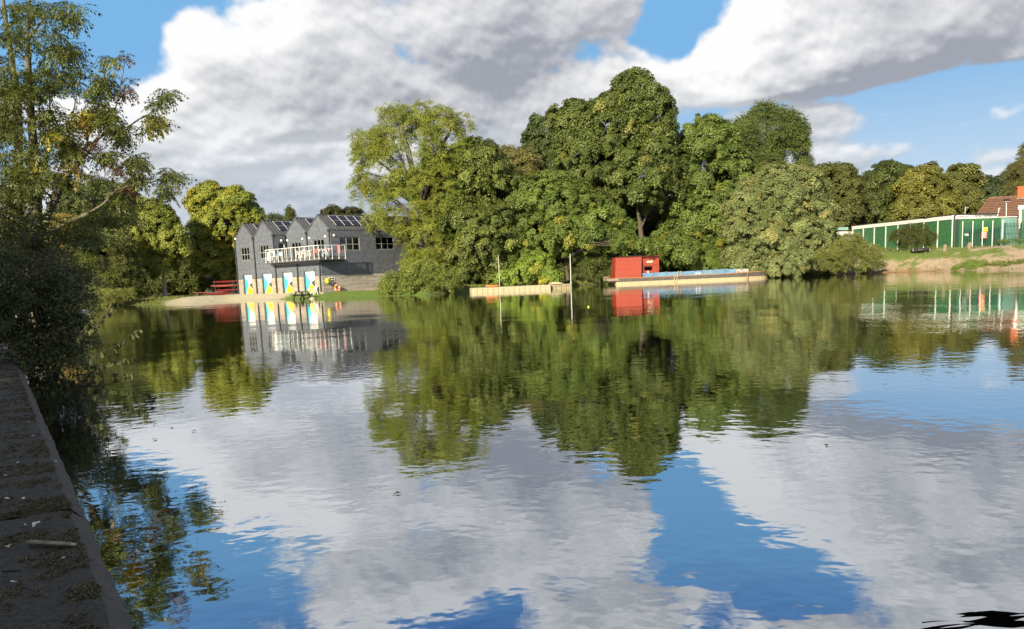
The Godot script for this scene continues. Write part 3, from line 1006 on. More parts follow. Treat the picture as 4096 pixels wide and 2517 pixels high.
func make_far_trees() -> void:
	var g := "trees on the far bank behind the moored barge"
	var olive := Color(0.100, 0.130, 0.026)
	var dark := Color(0.055, 0.074, 0.017)
	var mid := Color(0.102, 0.148, 0.026)
	var yellow := Color(0.24, 0.24, 0.035)
	# back row of the central clump
	tree("tall_tree", "bluish green tree behind the tallest tree of the clump", "tree", 2190, 108, [[2200, 560, 95, 90], [2170, 680, 110, 130], [2230, 800, 150, 150]], "broad", 1.0, 1.0, Color(0.070, 0.100, 0.032), 0.2, 41, g)
	tree("tall_tree", "pale brownish green tree filling the notch beside the tallest tree", "tree", 2050, 104, [[2060, 690, 110, 90], [2080, 800, 130, 130], [2000, 850, 120, 130]], "small", 1.0, 1.0, Color(0.155, 0.155, 0.05), 0.2, 42, g)
	tree("tall_tree", "fine leaved round topped tree standing behind the clump beside the pale bush", "tree", 3060, 108, [[3070, 540, 150, 110], [2950, 600, 110, 100], [3130, 640, 110, 130], [3000, 740, 190, 140]], "feather", 1.2, 1.7, Color(0.085, 0.118, 0.028), 0.2, 43, g)
	# the ash beside the boathouse
	tree("ash_tree", "feathery yellow green ash tree leaning over the boathouse roof", "tree", 1700, 84, [[1640, 590, 160, 160], [1520, 680, 110, 130], [1760, 560, 110, 120], [1480, 580, 70, 60], [1600, 840, 110, 110], [1510, 890, 50, 50], [1730, 760, 110, 130], [1700, 960, 100, 100], [1560, 460, 60, 40], [1700, 450, 70, 40], [1690, 1060, 85, 60], [1440, 760, 45, 60], [1850, 500, 50, 50]], "feather", 0.74, 0.56, Color(0.175, 0.215, 0.030), 0.25, 44, g, 0.6, Color(0.24, 0.22, 0.03), 0.12)
	tree("sycamore_tree", "dense dark olive sycamore between the ash and the tallest tree", "tree", 1900, 86, [[1900, 680, 130, 110], [1820, 800, 120, 130], [1990, 790, 90, 130], [1900, 930, 180, 130], [1830, 1060, 130, 80], [1990, 1060, 90, 70]], "broad", 0.95, 1.05, olive, 0.25, 45, g)
	tree("sycamore_tree", "tallest dark green sycamore of the clump above the red cabin", "tree", 2570, 96, [[2540, 410, 100, 110], [2440, 510, 130, 130], [2610, 530, 90, 150], [2300, 500, 75, 85], [2360, 640, 160, 140], [2550, 700, 160, 140], [2680, 720, 70, 110], [2350, 840, 120, 100], [2630, 410, 50, 50], [2225, 470, 40, 40]], "broad", 1.1, 1.05, Color(0.082, 0.112, 0.024), 0.25, 46, g, 0.55, Color(0.16, 0.17, 0.03), 0.10)
	tree("sycamore_tree", "low spreading sycamore with a yellow bough above the pontoon", "tree", 2270, 87, [[2210, 800, 160, 110], [2330, 900, 170, 120], [2170, 940, 140, 110], [2440, 940, 100, 70], [2120, 1040, 90, 70], [2462, 978, 44, 26, -5.5], [2530, 985, 40, 18, -4.5]], "broad", 0.9, 1.05, mid, 0.25, 47, g, 0.5, yellow, 0.06)
	tree("sycamore_tree", "tall mid green sycamore behind the blue tarpaulin", "tree", 2830, 98, [[2830, 570, 115, 90], [2840, 700, 150, 130], [2790, 850, 120, 110], [2890, 850, 150, 130], [2730, 970, 120, 90], [2850, 1010, 130, 80], [2655, 985, 50, 36, -7.5], [2690, 1020, 46, 36, -8.0]], "broad", 1.0, 1.05, Color(0.098, 0.142, 0.028), 0.25, 48, g, 0.5, yellow, 0.05)
	tree("willow_bush", "large round pale olive willow bush overhanging the water", "bush", 3120, 90, [[3130, 790, 160, 130], [3030, 880, 140, 130], [3230, 880, 100, 140], [3130, 960, 200, 120], [3000, 1030, 110, 65], [3240, 1040, 110, 65], [3120, 1050, 130, 60], [3050, 1062, 60, 40, -6.5], [3110, 1050, 60, 50, -6.0]], "broad", 0.85, 1.2, Color(0.135, 0.168, 0.058), 0.2, 49, "", 0.5, Color(0.21, 0.20, 0.06), 0.1)
	tree("understorey", "low undergrowth between the trunks of the far clump", "undergrowth", 2480, 106, [[2350, 1000, 150, 110], [2560, 990, 150, 110], [2620, 880, 150, 90], [2480, 880, 120, 80], [2720, 1010, 130, 90], [2120, 1020, 120, 80], [1900, 1060, 150, 70], [2900, 1000, 140, 90], [3100, 990, 150, 90]], "small", 1.2, 1.0, Color(0.085, 0.110, 0.025), 0.2, 72)
	tree("understorey", "long hedge behind the cabin row of trees", "undergrowth", 3700, 140, [[3350, 910, 150, 50], [3600, 900, 150, 50], [3850, 890, 130, 40], [4000, 880, 100, 40]], "small", 1.5, 1.0, Color(0.085, 0.105, 0.025), 0.2, 73)
	# small trees and shrubs along the water under the clump
	tree("shrub", "bright green climbing shrub behind the pontoon rail", "shrub", 2130, 80, [[2150, 1060, 60, 55], [2190, 1110, 50, 40], [2090, 1100, 55, 45], [2020, 1120, 40, 26]], "broad", 0.75, 1.2, Color(0.15, 0.22, 0.03), 0.2, 50, "shrubs at the foot of the far trees", 0.5, Color(0.35, 0.32, 0.03), 0.2)
	tree("shrub", "bright bush at the water's edge beside the lawn", "shrub", 1620, 76, [[1590, 1135, 60, 35], [1690, 1110, 80, 55], [1640, 1150, 110, 35], [1770, 1120, 60, 45]], "small", 0.75, 1.3, Color(0.135, 0.175, 0.032), 0.25, 51, "shrubs at the foot of the far trees")
	tree("shrub", "dark ivy hung shrub between the pontoon and the barge", "shrub", 2370, 88, [[2340, 1050, 80, 90], [2420, 1060, 60, 70], [2280, 1090, 40, 50]], "small", 0.8, 1.0, Color(0.075, 0.100, 0.024), 0.2, 52, "shrubs at the foot of the far trees")
	tree("shrub", "green bush over the barge's covered hold", "shrub", 2790, 93, [[2720, 1010, 70, 60], [2830, 1040, 90, 50]], "broad", 0.75, 1.2, Color(0.10, 0.145, 0.025), 0.25, 53, "shrubs at the foot of the far trees")
	# row behind the green cabin
	var row := "trees in a row behind the green cabin"
	tree("roadside_tree", "brownish green tree next to the pale willow bush in the cabin row", "tree", 3330, 122, [[3330, 740, 110, 75], [3330, 850, 130, 110], [3280, 900, 90, 100]], "broad", 1.2, 1.1, Color(0.085, 0.100, 0.024), 0.2, 54, row)
	tree("roadside_tree", "dark green tree over the left end of the cabin roof", "tree", 3560, 128, [[3560, 730, 90, 80], [3530, 830, 120, 90], [3610, 830, 90, 100]], "broad", 1.2, 1.1, Color(0.06, 0.082, 0.018), 0.2, 55, row)
	tree("roadside_tree", "yellowish tree above the middle of the cabin roof", "tree", 3690, 122, [[3690, 750, 80, 80], [3670, 850, 100, 70], [3750, 840, 70, 70]], "broad", 1.2, 1.1, Color(0.125, 0.130, 0.024), 0.22, 56, row)
	tree("roadside_tree", "olive tree above the lettered end of the cabin", "tree", 3840, 124, [[3840, 740, 70, 75], [3850, 830, 75, 75], [3790, 830, 60, 60]], "broad", 1.2, 1.1, Color(0.085, 0.098, 0.022), 0.2, 57, row)
	tree("garden_tree", "distant bluish green tree behind the tiled house roof", "tree", 3990, 190, [[3960, 760, 60, 50], [4030, 760, 60, 60], [3940, 820, 70, 50]], "broad", 1.6, 1.1, Color(0.055, 0.08, 0.035), 0.2, 58)
	tree("garden_tree", "thin conifer like tree rising behind the orange chimney", "tree", 4110, 150, [[4110, 620, 30, 50], [4095, 690, 60, 50], [4110, 760, 80, 50]], "feather", 1.2, 1.8, Color(0.12, 0.12, 0.035), 0.2, 59)
	tree("shrub", "leafy bush at the waterline between willow bush and sloping bank", "shrub", 3430, 86, [[3400, 990, 60, 45], [3330, 1040, 70, 45], [3450, 1030, 70, 50], [3500, 1050, 45, 40]], "small", 0.7, 1.2, Color(0.13, 0.15, 0.035), 0.25, 60, "", 0.5, Color(0.34, 0.30, 0.22), 0.12)
	tree("shrub", "dark spiky shrub growing against the green cabin wall", "shrub", 3650, 90, [[3640, 915, 24, 16], [3600, 935, 30, 20], [3690, 925, 30, 26], [3722, 945, 20, 20], [3650, 952, 60, 26], [3575, 955, 20, 16], [3660, 975, 60, 16]], "feather", 0.5, 1.0, Color(0.06, 0.075, 0.016), 0.25, 61)
	# left bank behind the beach
	var lg := "trees behind the landing beach"
	tree("maple_tree", "tall yellow green maple beside the boathouse gable", "tree", 900, 100, [[840, 810, 80, 75], [930, 820, 90, 60], [900, 920, 130, 100], [990, 880, 60, 60], [860, 1030, 90, 90], [930, 1060, 60, 80]], "broad", 0.9, 0.95, Color(0.185, 0.22, 0.030), 0.25, 62, lg, 0.5, Color(0.34, 0.30, 0.035), 0.2)
	var pale_maple := tree("maple_tree", "loose light green maple with a bare pale trunk on the lawn", "tree", 640, 92, [[600, 830, 50, 35], [630, 900, 80, 70], [560, 960, 80, 60], [690, 970, 70, 60], [580, 1040, 70, 50], [650, 1050, 60, 45], [520, 1080, 50, 45]], "broad", 0.85, 0.95, Color(0.15, 0.18, 0.026), 0.25, 63, lg, 0.75, Color(0.28, 0.24, 0.03), 0.1)
	(pale_maple.get_node("trunk") as MeshInstance3D).material_override = M.pale_bark
	tree("dark_tree", "dark tree behind the pale trunked maple", "tree", 420, 105, [[420, 800, 110, 60], [330, 830, 110, 80], [480, 850, 70, 60], [400, 920, 160, 80]], "broad", 1.0, 1.1, Color(0.065, 0.088, 0.022), 0.2, 64, lg)
	tree("willow_tree", "yellowing willow behind the riverside bushes", "tree", 240, 98, [[260, 940, 80, 80], [200, 980, 90, 100], [300, 1040, 80, 70]], "hang", 1.1, 1.2, Color(0.26, 0.20, 0.04), 0.2, 65, lg)
	tree("bush", "green bush leaning over the far left waterline", "bush", 420, 86, [[420, 1010, 110, 80], [340, 1060, 90, 80], [480, 1090, 80, 65], [400, 1140, 120, 50], [250, 1130, 110, 70], [480, 1160, 50, 30]], "small", 0.85, 1.2, Color(0.105, 0.125, 0.028), 0.25, 66)
	tree("hedge", "hedge behind the red canoe racks and beach", "hedge", 800, 106, [[700, 1090, 130, 90], [830, 1080, 130, 100], [930, 1080, 70, 100], [560, 1110, 120, 80]], "small", 1.1, 1.1, Color(0.075, 0.095, 0.022), 0.2, 67)
	tree("bush", "light green waterside weeds beside the white trough", "bush", 450, 82, [[430, 1185, 80, 26], [510, 1180, 30, 20]], "small", 0.5, 1.3, Color(0.17, 0.19, 0.04), 0.25, 68)
	# tips beyond the boathouse roof
	tree("conifer", "pointed green conifer tip behind the boathouse roofs", "tree", 1162, 135, [[1158, 850, 10, 22], [1162, 885, 22, 26], [1162, 960, 40, 70]], "small", 0.8, 1.6, Color(0.09, 0.105, 0.03), 0.2, 69)
	tree("garden_tree", "sparse bluish tree top behind the boathouse roofs", "tree", 1105, 150, [[1085, 880, 22, 18], [1115, 885, 28, 22], [1100, 960, 60, 60]], "feather", 1.2, 1.4, Color(0.06, 0.085, 0.04), 0.2, 70)
	tree("garden_tree", "dark tree top just over the last boathouse roof", "tree", 1370, 150, [[1330, 852, 40, 14], [1400, 850, 40, 14], [1370, 940, 90, 80]], "broad", 1.2, 1.2, Color(0.05, 0.06, 0.02), 0.2, 71)
	# distant wood closing the view
	for k in 9:
		var u := -300.0 + k * 95.0
		tree("far_tree", "hazy far tree closing the view up the river", "tree", u, 150 + (k % 3) * 12, [[u, 930 + (k * 37) % 50, 90, 70], [u + 30, 1030, 100, 80]], "broad", 1.5, 1.0, Color(0.06, 0.075, 0.024), 0.2, 80 + k, "far trees up the river")

# ------------------------------------------------------------------ the boathouse
const BH_W := 16.7
const BH_BAY := 4.175
const BH_EAVE := 6.0
const BH_APEX := 7.6
const BH_DECK := 3.42
var bh_pos: Vector3
const BH_TURN := -0.7579

func on_boathouse(x: float, y: float, z: float) -> Vector3:
	return bh_pos + Basis(Vector3.UP, BH_TURN) * Vector3(x, y, z)

# a framed window in the xy plane: the frame is the part, each pane a sub-part
func window(parent: Node3D, called: String, at_: Vector3, turn: float, w: float, h: float, cols: int, rows: Array, mat: Material) -> void:
	var mb := MB.new()
	var t := 0.06
	mb.box(Vector3(0, 0, -0.07), Vector3(w, t, 0))
	mb.box(Vector3(0, h - t, -0.07), Vector3(w, h, 0))
	mb.box(Vector3(0, t, -0.07), Vector3(t, h - t, 0))
	mb.box(Vector3(w - t, t, -0.07), Vector3(w, h - t, 0))
	for c in range(1, cols):
		mb.box(Vector3(w * c / cols - 0.03, t, -0.065), Vector3(w * c / cols + 0.03, h - t, -0.005))
	for r in rows:
		for c in cols:
			mb.box(Vector3(maxf(t, w * c / cols + 0.03), h * r - 0.03, -0.06), Vector3(minf(w - t, w * (c + 1) / cols - 0.03), h * r + 0.03, -0.01))
	var f := part(called, mb.done(), mat, parent, at_, Vector3(0, turn, 0))
	var ys := [0.0]
	ys.append_array(rows)
	ys.append(1.0)
	for c in cols:
		for r in ys.size() - 1:
			part("pane", box_mesh(Vector3(w * c / cols + 0.03, h * ys[r] + 0.03, -0.044), Vector3(w * (c + 1) / cols - 0.03, h * ys[r + 1] - 0.03, -0.034)), M.pane, f)

func make_boathouse() -> void:
	var b := thing("boathouse", "dark grey boathouse with four gables, solar panels and painted doors", "boathouse", bh_pos, BH_TURN)
	var doors := [-15.56, -11.46, -7.36, -3.24]
	var dw := 1.95
	var dh := 2.14
	var holes1 := [Rect2(-15.56, 3.68, 1.82, 1.43), Rect2(-11.47, 3.72, 1.80, 1.43)]
	var holes2 := []
	for d in doors:
		(holes1 if d < -8.35 else holes2).append(Rect2(d, -0.02, dw, dh))
	var m := MB.new()
	m.wall(-BH_W, -8.35, -0.5, BH_EAVE, holes1, 0.0, 0.25)
	for k in 2:
		var x0 := -BH_W + k * BH_BAY
		m.prism(PackedVector2Array([Vector2(x0 + 0.01, BH_EAVE), Vector2(x0 + BH_BAY - 0.01, BH_EAVE), Vector2(x0 + BH_BAY / 2, BH_APEX - 0.02)]), 0.0, -0.25)
	part("front_wall", m.done(), M.render_grey, b)
	m = MB.new()
	m.wall(-8.35, 0.0, -0.5, 3.1, holes2, 0.0, 0.25)
	part("lower_front_wall", m.done(), M.render_grey, b)
	m = MB.new()
	m.wall(-8.10, -0.0, 3.1, BH_EAVE, [Rect2(-7.36, 3.44, 1.9, 1.78), Rect2(-3.22, 3.44, 1.95, 1.84)], -1.35, 0.25)
	for k in [2, 3]:
		var x0 = -BH_W + k * BH_BAY
		m.prism(PackedVector2Array([Vector2(x0 + 0.01, BH_EAVE), Vector2(x0 + BH_BAY - 0.01, BH_EAVE), Vector2(x0 + BH_BAY / 2, BH_APEX - 0.02)]), -1.35, -1.6)
	part("terrace_wall", m.done(), M.render_grey, b)
	m = MB.new()
	m.wall(0.25, 14.0, -0.5, 3.1, [], 0.0, 0.25)
	part("side_wall", m.done(), M.render_grey, b, Vector3.ZERO, Vector3(0, PI / 2, 0))
	m = MB.new()
	m.wall(1.6, 14.0, 3.1, BH_EAVE, [Rect2(2.42, 4.05, 2.42, 1.37), Rect2(6.9, 4.1, 2.4, 1.3)], 0.0, 0.25)
	part("side_wall", m.done(), M.render_grey, b, Vector3.ZERO, Vector3(0, PI / 2, 0))
	m = MB.new()
	m.wall(0.25, 1.35, 3.1, BH_EAVE, [Rect2(0.48, 3.44, 0.76, 1.76)], 0.0, 0.25)
	part("return_wall", m.done(), M.render_grey, b, Vector3(-8.35, 0, 0), Vector3(0, PI / 2, 0))
	part("back_wall", box_mesh(Vector3(-BH_W, -0.5, -14.25), Vector3(0, BH_EAVE, -14.0)), M.render_grey, b)
	part("end_wall", box_mesh(Vector3(-BH_W, -0.5, -13.99), Vector3(-BH_W + 0.25, BH_EAVE, -0.26)), M.render_grey, b)
	part("upper_floor", box_mesh(Vector3(-BH_W + 0.26, 2.8, -13.98), Vector3(-0.26, 3.0, -0.26)), M.render_grey, b)
	# stone plinth, block by block
	rng.seed = 7
	var course := 0.315
	for r in 5:
		var x := -BH_W
		while x < -0.05:
			var w := minf(rng.randf_range(0.42, 0.72), -0.02 - x)
			var lo := x
			var hi := x + w
			for d in doors:
				if lo < d and hi > d:
					hi = d
				elif lo >= d and lo < d + dw:
					lo = d + dw
					hi = maxf(hi, lo + 0.25)
			x = hi
			if hi - lo > 0.06:
				part("stone_block", box_mesh(Vector3(lo + 0.006, -0.2 + r * 0.36, 0.0), Vector3(hi - 0.006, -0.2 + r * 0.36 + 0.35, 0.03 + rng.randf() * 0.014)), M.stone[rng.randi() % 4], b)
	for r in 9:
		var z := 0.0
		while z < 13.9:
			var w := minf(rng.randf_range(0.7, 1.6), 13.95 - z)
			part("stone_course", box_mesh(Vector3(0.0, -0.25 + r * 0.207, -z - w + 0.006), Vector3(0.03 + rng.randf() * 0.016, -0.25 + r * 0.207 + 0.199, -z - 0.006)), M.grey_stone[rng.randi() % 4], b)
			z += w
	# painted doors set back in their openings
	for d in doors:
		var o := part("door", box_mesh(Vector3(0, 0, -0.05), Vector3(dw, dh, 0)), M.white_paint, b, Vector3(d, -0.02, -0.19))
		var c := Vector2(0.47 * dw, 0.47 * dh)
		var shapes := [
			["white_panel", [Vector2(0.02, dh - 0.02), c, Vector2(dw - 0.02, 0.68 * dh), Vector2(dw - 0.02, dh - 0.02)], M.white_paint],
			["teal_panel", [Vector2(0.02, dh - 0.06), Vector2(0.02, 0.02), Vector2(0.13, 0.02), c - Vector2(0.03, 0)], M.teal_paint],
			["grey_panel", [c + Vector2(0.03, 0), Vector2(dw - 0.02, 0.10 * dh), Vector2(dw - 0.02, 0.65 * dh)], M.dark_paint],
			["yellow_panel", [Vector2(0.19, 0.02), Vector2(dw - 0.02, 0.02), Vector2(dw - 0.02, 0.07 * dh), c - Vector2(0, 0.04)], M.yellow_paint]]
		for s in shapes:
			var q := MB.new()
			var poly := PackedVector2Array(s[1])
			if not Geometry2D.is_polygon_clockwise(poly):
				pass
			else:
				poly.reverse()
			q.prism(poly, 0.012, 0.0)
			part(s[0], q.done(), s[2], o)
	# windows and glazed doors
	window(b, "window", Vector3(-15.56, 3.68, -0.08), 0.0, 1.82, 1.43, 3, [0.45], M.frame)
	window(b, "window", Vector3(-11.47, 3.72, -0.08), 0.0, 1.80, 1.43, 3, [0.45], M.frame)
	window(b, "glazed_door", Vector3(-7.36, 3.44, -1.43), 0.0, 1.9, 1.78, 3, [], M.frame)
	window(b, "glazed_door", Vector3(-3.22, 3.44, -1.43), 0.0, 1.95, 1.84, 3, [], M.frame)
	window(b, "window", Vector3(-0.08, 4.05, -2.42), PI / 2, 2.42, 1.37, 3, [0.46], M.frame)
	window(b, "window", Vector3(-0.08, 4.1, -6.9), PI / 2, 2.4, 1.3, 3, [0.46], M.frame)
	var rd := part("side_door", box_mesh(Vector3(0.02, 0, -0.05), Vector3(0.74, 1.74, 0)), M.dark_paint, b, Vector3(-8.45, 3.45, -0.48), Vector3(0, PI / 2, 0))
	part("pane", box_mesh(Vector3(0.16, 0.5, 0.0), Vector3(0.6, 1.6, 0.012)), M.pane, rd)
	part("jamb", box_mesh(Vector3(0.66, 0.0, 0.001), Vector3(0.735, 1.74, 0.03)), M.white_paint, rd)
	# roofs with standing seams and solar panels
	for k in 4:
		var x0 := -BH_W + k * BH_BAY
		var xm := x0 + BH_BAY / 2
		var x1 := x0 + BH_BAY
		var z0 := 0.06 if k < 2 else -1.29
		var q := MB.new()
		q.prism(PackedVector2Array([Vector2(x0 + 0.03, BH_EAVE + 0.03), Vector2(xm, BH_APEX), Vector2(x1 - 0.03, BH_EAVE + 0.03), Vector2(x1 - 0.03, BH_EAVE + 0.15), Vector2(xm, BH_APEX + 0.13), Vector2(x0 + 0.03, BH_EAVE + 0.15)]), z0, -14.3)
		var roof := part("roof", q.done(), M.roof_metal, b)
		var top := Vector3(xm, BH_APEX + 0.13, 0)
		var low := Vector3(x1 - 0.03, BH_EAVE + 0.15, 0)
		var nrm := Vector3(low.y - top.y, top.x - low.x, 0).normalized() * -1.0
		var rib := MB.new()
		rib.bar(top + nrm * 0.035, low + nrm * 0.035, 0.075, 0.075, nrm)
		var rib_mesh := rib.done()
		for s in 35:
			part("seam", rib_mesh, M.roof_metal, roof, Vector3(0, 0, z0 - 0.1 - s * 0.4))
		part("ridge_cap", bar_mesh(top + Vector3(0, 0.03, z0 - 0.01), top + Vector3(0, 0.03, -14.29), 0.22, 0.05), M.roof_metal, roof)
		var down := (low - top).normalized()
		for s in 6:
			var pz := z0 - 1.15 - s * 1.04
			var a0 := top + down * 0.28 + nrm * 0.10
			var a1 := top + down * 2.0 + nrm * 0.10
			var pm := MB.new()
			pm.hexa([a1 + Vector3(0, 0, pz - 1.0), a1 + nrm * -0.04 + Vector3(0, 0, pz - 1.0), a1 + nrm * -0.04 + Vector3(0, 0, pz), a1 + Vector3(0, 0, pz), a0 + Vector3(0, 0, pz - 1.0), a0 + nrm * -0.04 + Vector3(0, 0, pz - 1.0), a0 + nrm * -0.04 + Vector3(0, 0, pz), a0 + Vector3(0, 0, pz)])
			var panel := part("solar_panel", pm.done(), M.solar, b)
			var fm := MB.new()
			fm.bar(a0 + nrm * 0.012 + Vector3(0, 0, pz + 0.02), a1 + nrm * 0.012 + Vector3(0, 0, pz + 0.02), 0.045, 0.03, nrm)
			fm.bar(a0.lerp(a1, 0.5) + nrm * 0.008 + Vector3(0, 0, pz - 0.01), a0.lerp(a1, 0.5) + nrm * 0.008 + Vector3(0, 0, pz - 0.98), 0.025, 0.02, nrm)
			fm.bar(a0 + nrm * 0.012 + Vector3(0, 0, pz), a0 + nrm * 0.012 + Vector3(0, 0, pz - 1.0), 0.03, 0.03, nrm)
			part("panel_frame", fm.done(), M.alloy, panel)
	# rainwater pipes
	for p in [[-16.62, 0.0, 5.9], [-12.53, 0.0, 5.9], [-8.42, 0.0, 3.05], [-4.22, 0.0, 3.05], [-0.16, 0.0, 3.05], [-8.42, 0.0, 5.95], [-4.19, -1.35, 5.95], [-0.14, -1.35, 5.95]]:
		var zf: float = p[1] + 0.09
		var low_y: float = BH_DECK + 0.02 if (p[1] < -1.0 or (p[0] == -8.42 and p[2] > 5.0)) else 0.0
		var pts := [Vector3(p[0], p[2], zf), Vector3(p[0], maxf(low_y, 1.75), zf)] if low_y > 0.5 else [Vector3(p[0], p[2], zf), Vector3(p[0], 1.8, zf), Vector3(p[0] + 0.02, 1.55, zf + 0.06), Vector3(p[0] + 0.02, 0.0, zf + 0.06)]
		var rs := []
		for e in pts:
			rs.append(0.065)
		var pipe := part("drainpipe", tube_mesh(pts, rs, 8), M.black, b)
		if p[2] > 5.0:
			part("hopper", box_mesh(Vector3(p[0] - 0.14, p[2] - 0.05, zf - 0.08), Vector3(p[0] + 0.14, p[2] + 0.22, zf + 0.1), 0.02), M.black, pipe)
	# round wall lamps, unlit
	for l in [[-16.45, 6.15, 0.02, 0.0], [-7.95, 5.5, -1.35, 0.0], [-5.05, 5.5, -1.35, 0.0], [-3.8, 5.5, -1.35, 0.0], [-0.95, 5.5, -1.35, 0.0], [0.0, 5.55, -1.75, 1.0], [-8.35, 5.5, -0.85, 1.0]]:
		var q := MB.new()
		q.lathe([Vector2(0.0, 0.11), Vector2(0.07, 0.1), Vector2(0.12, 0.05), Vector2(0.13, 0.0)], 10)
		part("wall_lamp", q.done(), M.white_paint, b, Vector3(l[0], l[1], l[2]), Vector3(PI / 2, 0, 0) if l[3] < 0.5 else Vector3(0, 0, -PI / 2))
	# balcony
	var dm := MB.new()
	dm.box(Vector3(-8.75, BH_DECK - 0.31, 0.0), Vector3(1.15, BH_DECK, 0.9))
	dm.box(Vector3(-8.10, BH_DECK - 0.31, -1.35), Vector3(0.0, BH_DECK, 0.0))
	dm.box(Vector3(0.0, BH_DECK - 0.31, -2.15), Vector3(1.15, BH_DECK, 0.0))
	var bal := part("balcony", dm.done(), M.deck_grey, b)
	part("edge_beam", box_mesh(Vector3(-8.2, BH_DECK - 0.5, 0.55), Vector3(0.9, BH_DECK - 0.315, 0.7)), M.black, bal)
	part("edge_beam", box_mesh(Vector3(0.75, BH_DECK - 0.5, -2.1), Vector3(0.9, BH_DECK - 0.315, 0.54)), M.black, bal)
	var rail_y := 4.5
	var posts := []
	for k in 13:
		posts.append(Vector3(-8.72 + k * 0.8225, 0, 0.93))
	for k in range(1, 5):
		posts.append(Vector3(1.18, 0, 0.93 - k * 0.765))
	posts.append(Vector3(-8.78, 0, 0.35))
	for p in posts:
		var q := MB.new()
		q.box(Vector3(-0.016, BH_DECK - 0.2, -0.02), Vector3(0.016, rail_y, 0.02))
		q.box(Vector3(-0.035, BH_DECK - 0.22, -0.025), Vector3(0.035, BH_DECK - 0.13, 0.04))
		part("baluster", q.done(), M.white_paint, bal, p)
	part("handrail", box_mesh(Vector3(-8.78, rail_y, 0.895), Vector3(1.21, rail_y + 0.05, 0.965), 0.01), M.white_paint, bal)
	part("handrail", box_mesh(Vector3(1.145, rail_y, -2.16), Vector3(1.215, rail_y + 0.05, 0.893), 0.01), M.white_paint, bal)
	part("handrail", box_mesh(Vector3(-8.82, rail_y, -0.0), Vector3(-8.75, rail_y + 0.05, 0.893), 0.01), M.white_paint, bal)
	for k in 12:
		part("glass_panel", box_mesh(Vector3(-8.72 + k * 0.8225 + 0.05, BH_DECK + 0.06, 0.925), Vector3(-8.72 + (k + 1) * 0.8225 - 0.05, rail_y - 0.04, 0.935)), M.clear, bal)
	for k in 4:
		part("glass_panel", box_mesh(Vector3(1.175, BH_DECK + 0.06, 0.93 - (k + 1) * 0.765 + 0.05), Vector3(1.185, rail_y - 0.04, 0.93 - k * 0.765 - 0.05)), M.clear, bal)

func make_chair(label: String, where: Vector3, turn: float, mat: Material, group: String) -> Node3D:
	var t := thing("plastic_chair", label, "chair", where, turn, group)
	part("seat", box_mesh(Vector3(-0.22, 0.41, -0.22), Vector3(0.22, 0.45, 0.22), 0.012), mat, t)
	var m := MB.new()
	m.hexa([Vector3(-0.21, 0.46, -0.22), Vector3(0.21, 0.46, -0.22), Vector3(0.21, 0.46, -0.19), Vector3(-0.21, 0.46, -0.19), Vector3(-0.17, 0.85, -0.32), Vector3(0.17, 0.85, -0.32), Vector3(0.17, 0.85, -0.29), Vector3(-0.17, 0.85, -0.29)])
	part("backrest", m.done(), mat, t)
	for s in [-1.0, 1.0]:
		for e in [-1.0, 1.0]:
			part("leg", bar_mesh(Vector3(0.2 * s, 0.41, 0.19 * e), Vector3(0.25 * s, 0.0, 0.25 * e), 0.05), mat, t)
		var am := MB.new()
		am.bar(Vector3(0.25 * s, 0.66, -0.24), Vector3(0.25 * s, 0.64, 0.2), 0.05, 0.03)
		am.bar(Vector3(0.25 * s, 0.62, 0.17), Vector3(0.235 * s, 0.44, 0.17), 0.04)
		part("armrest", am.done(), mat, t)
	return t

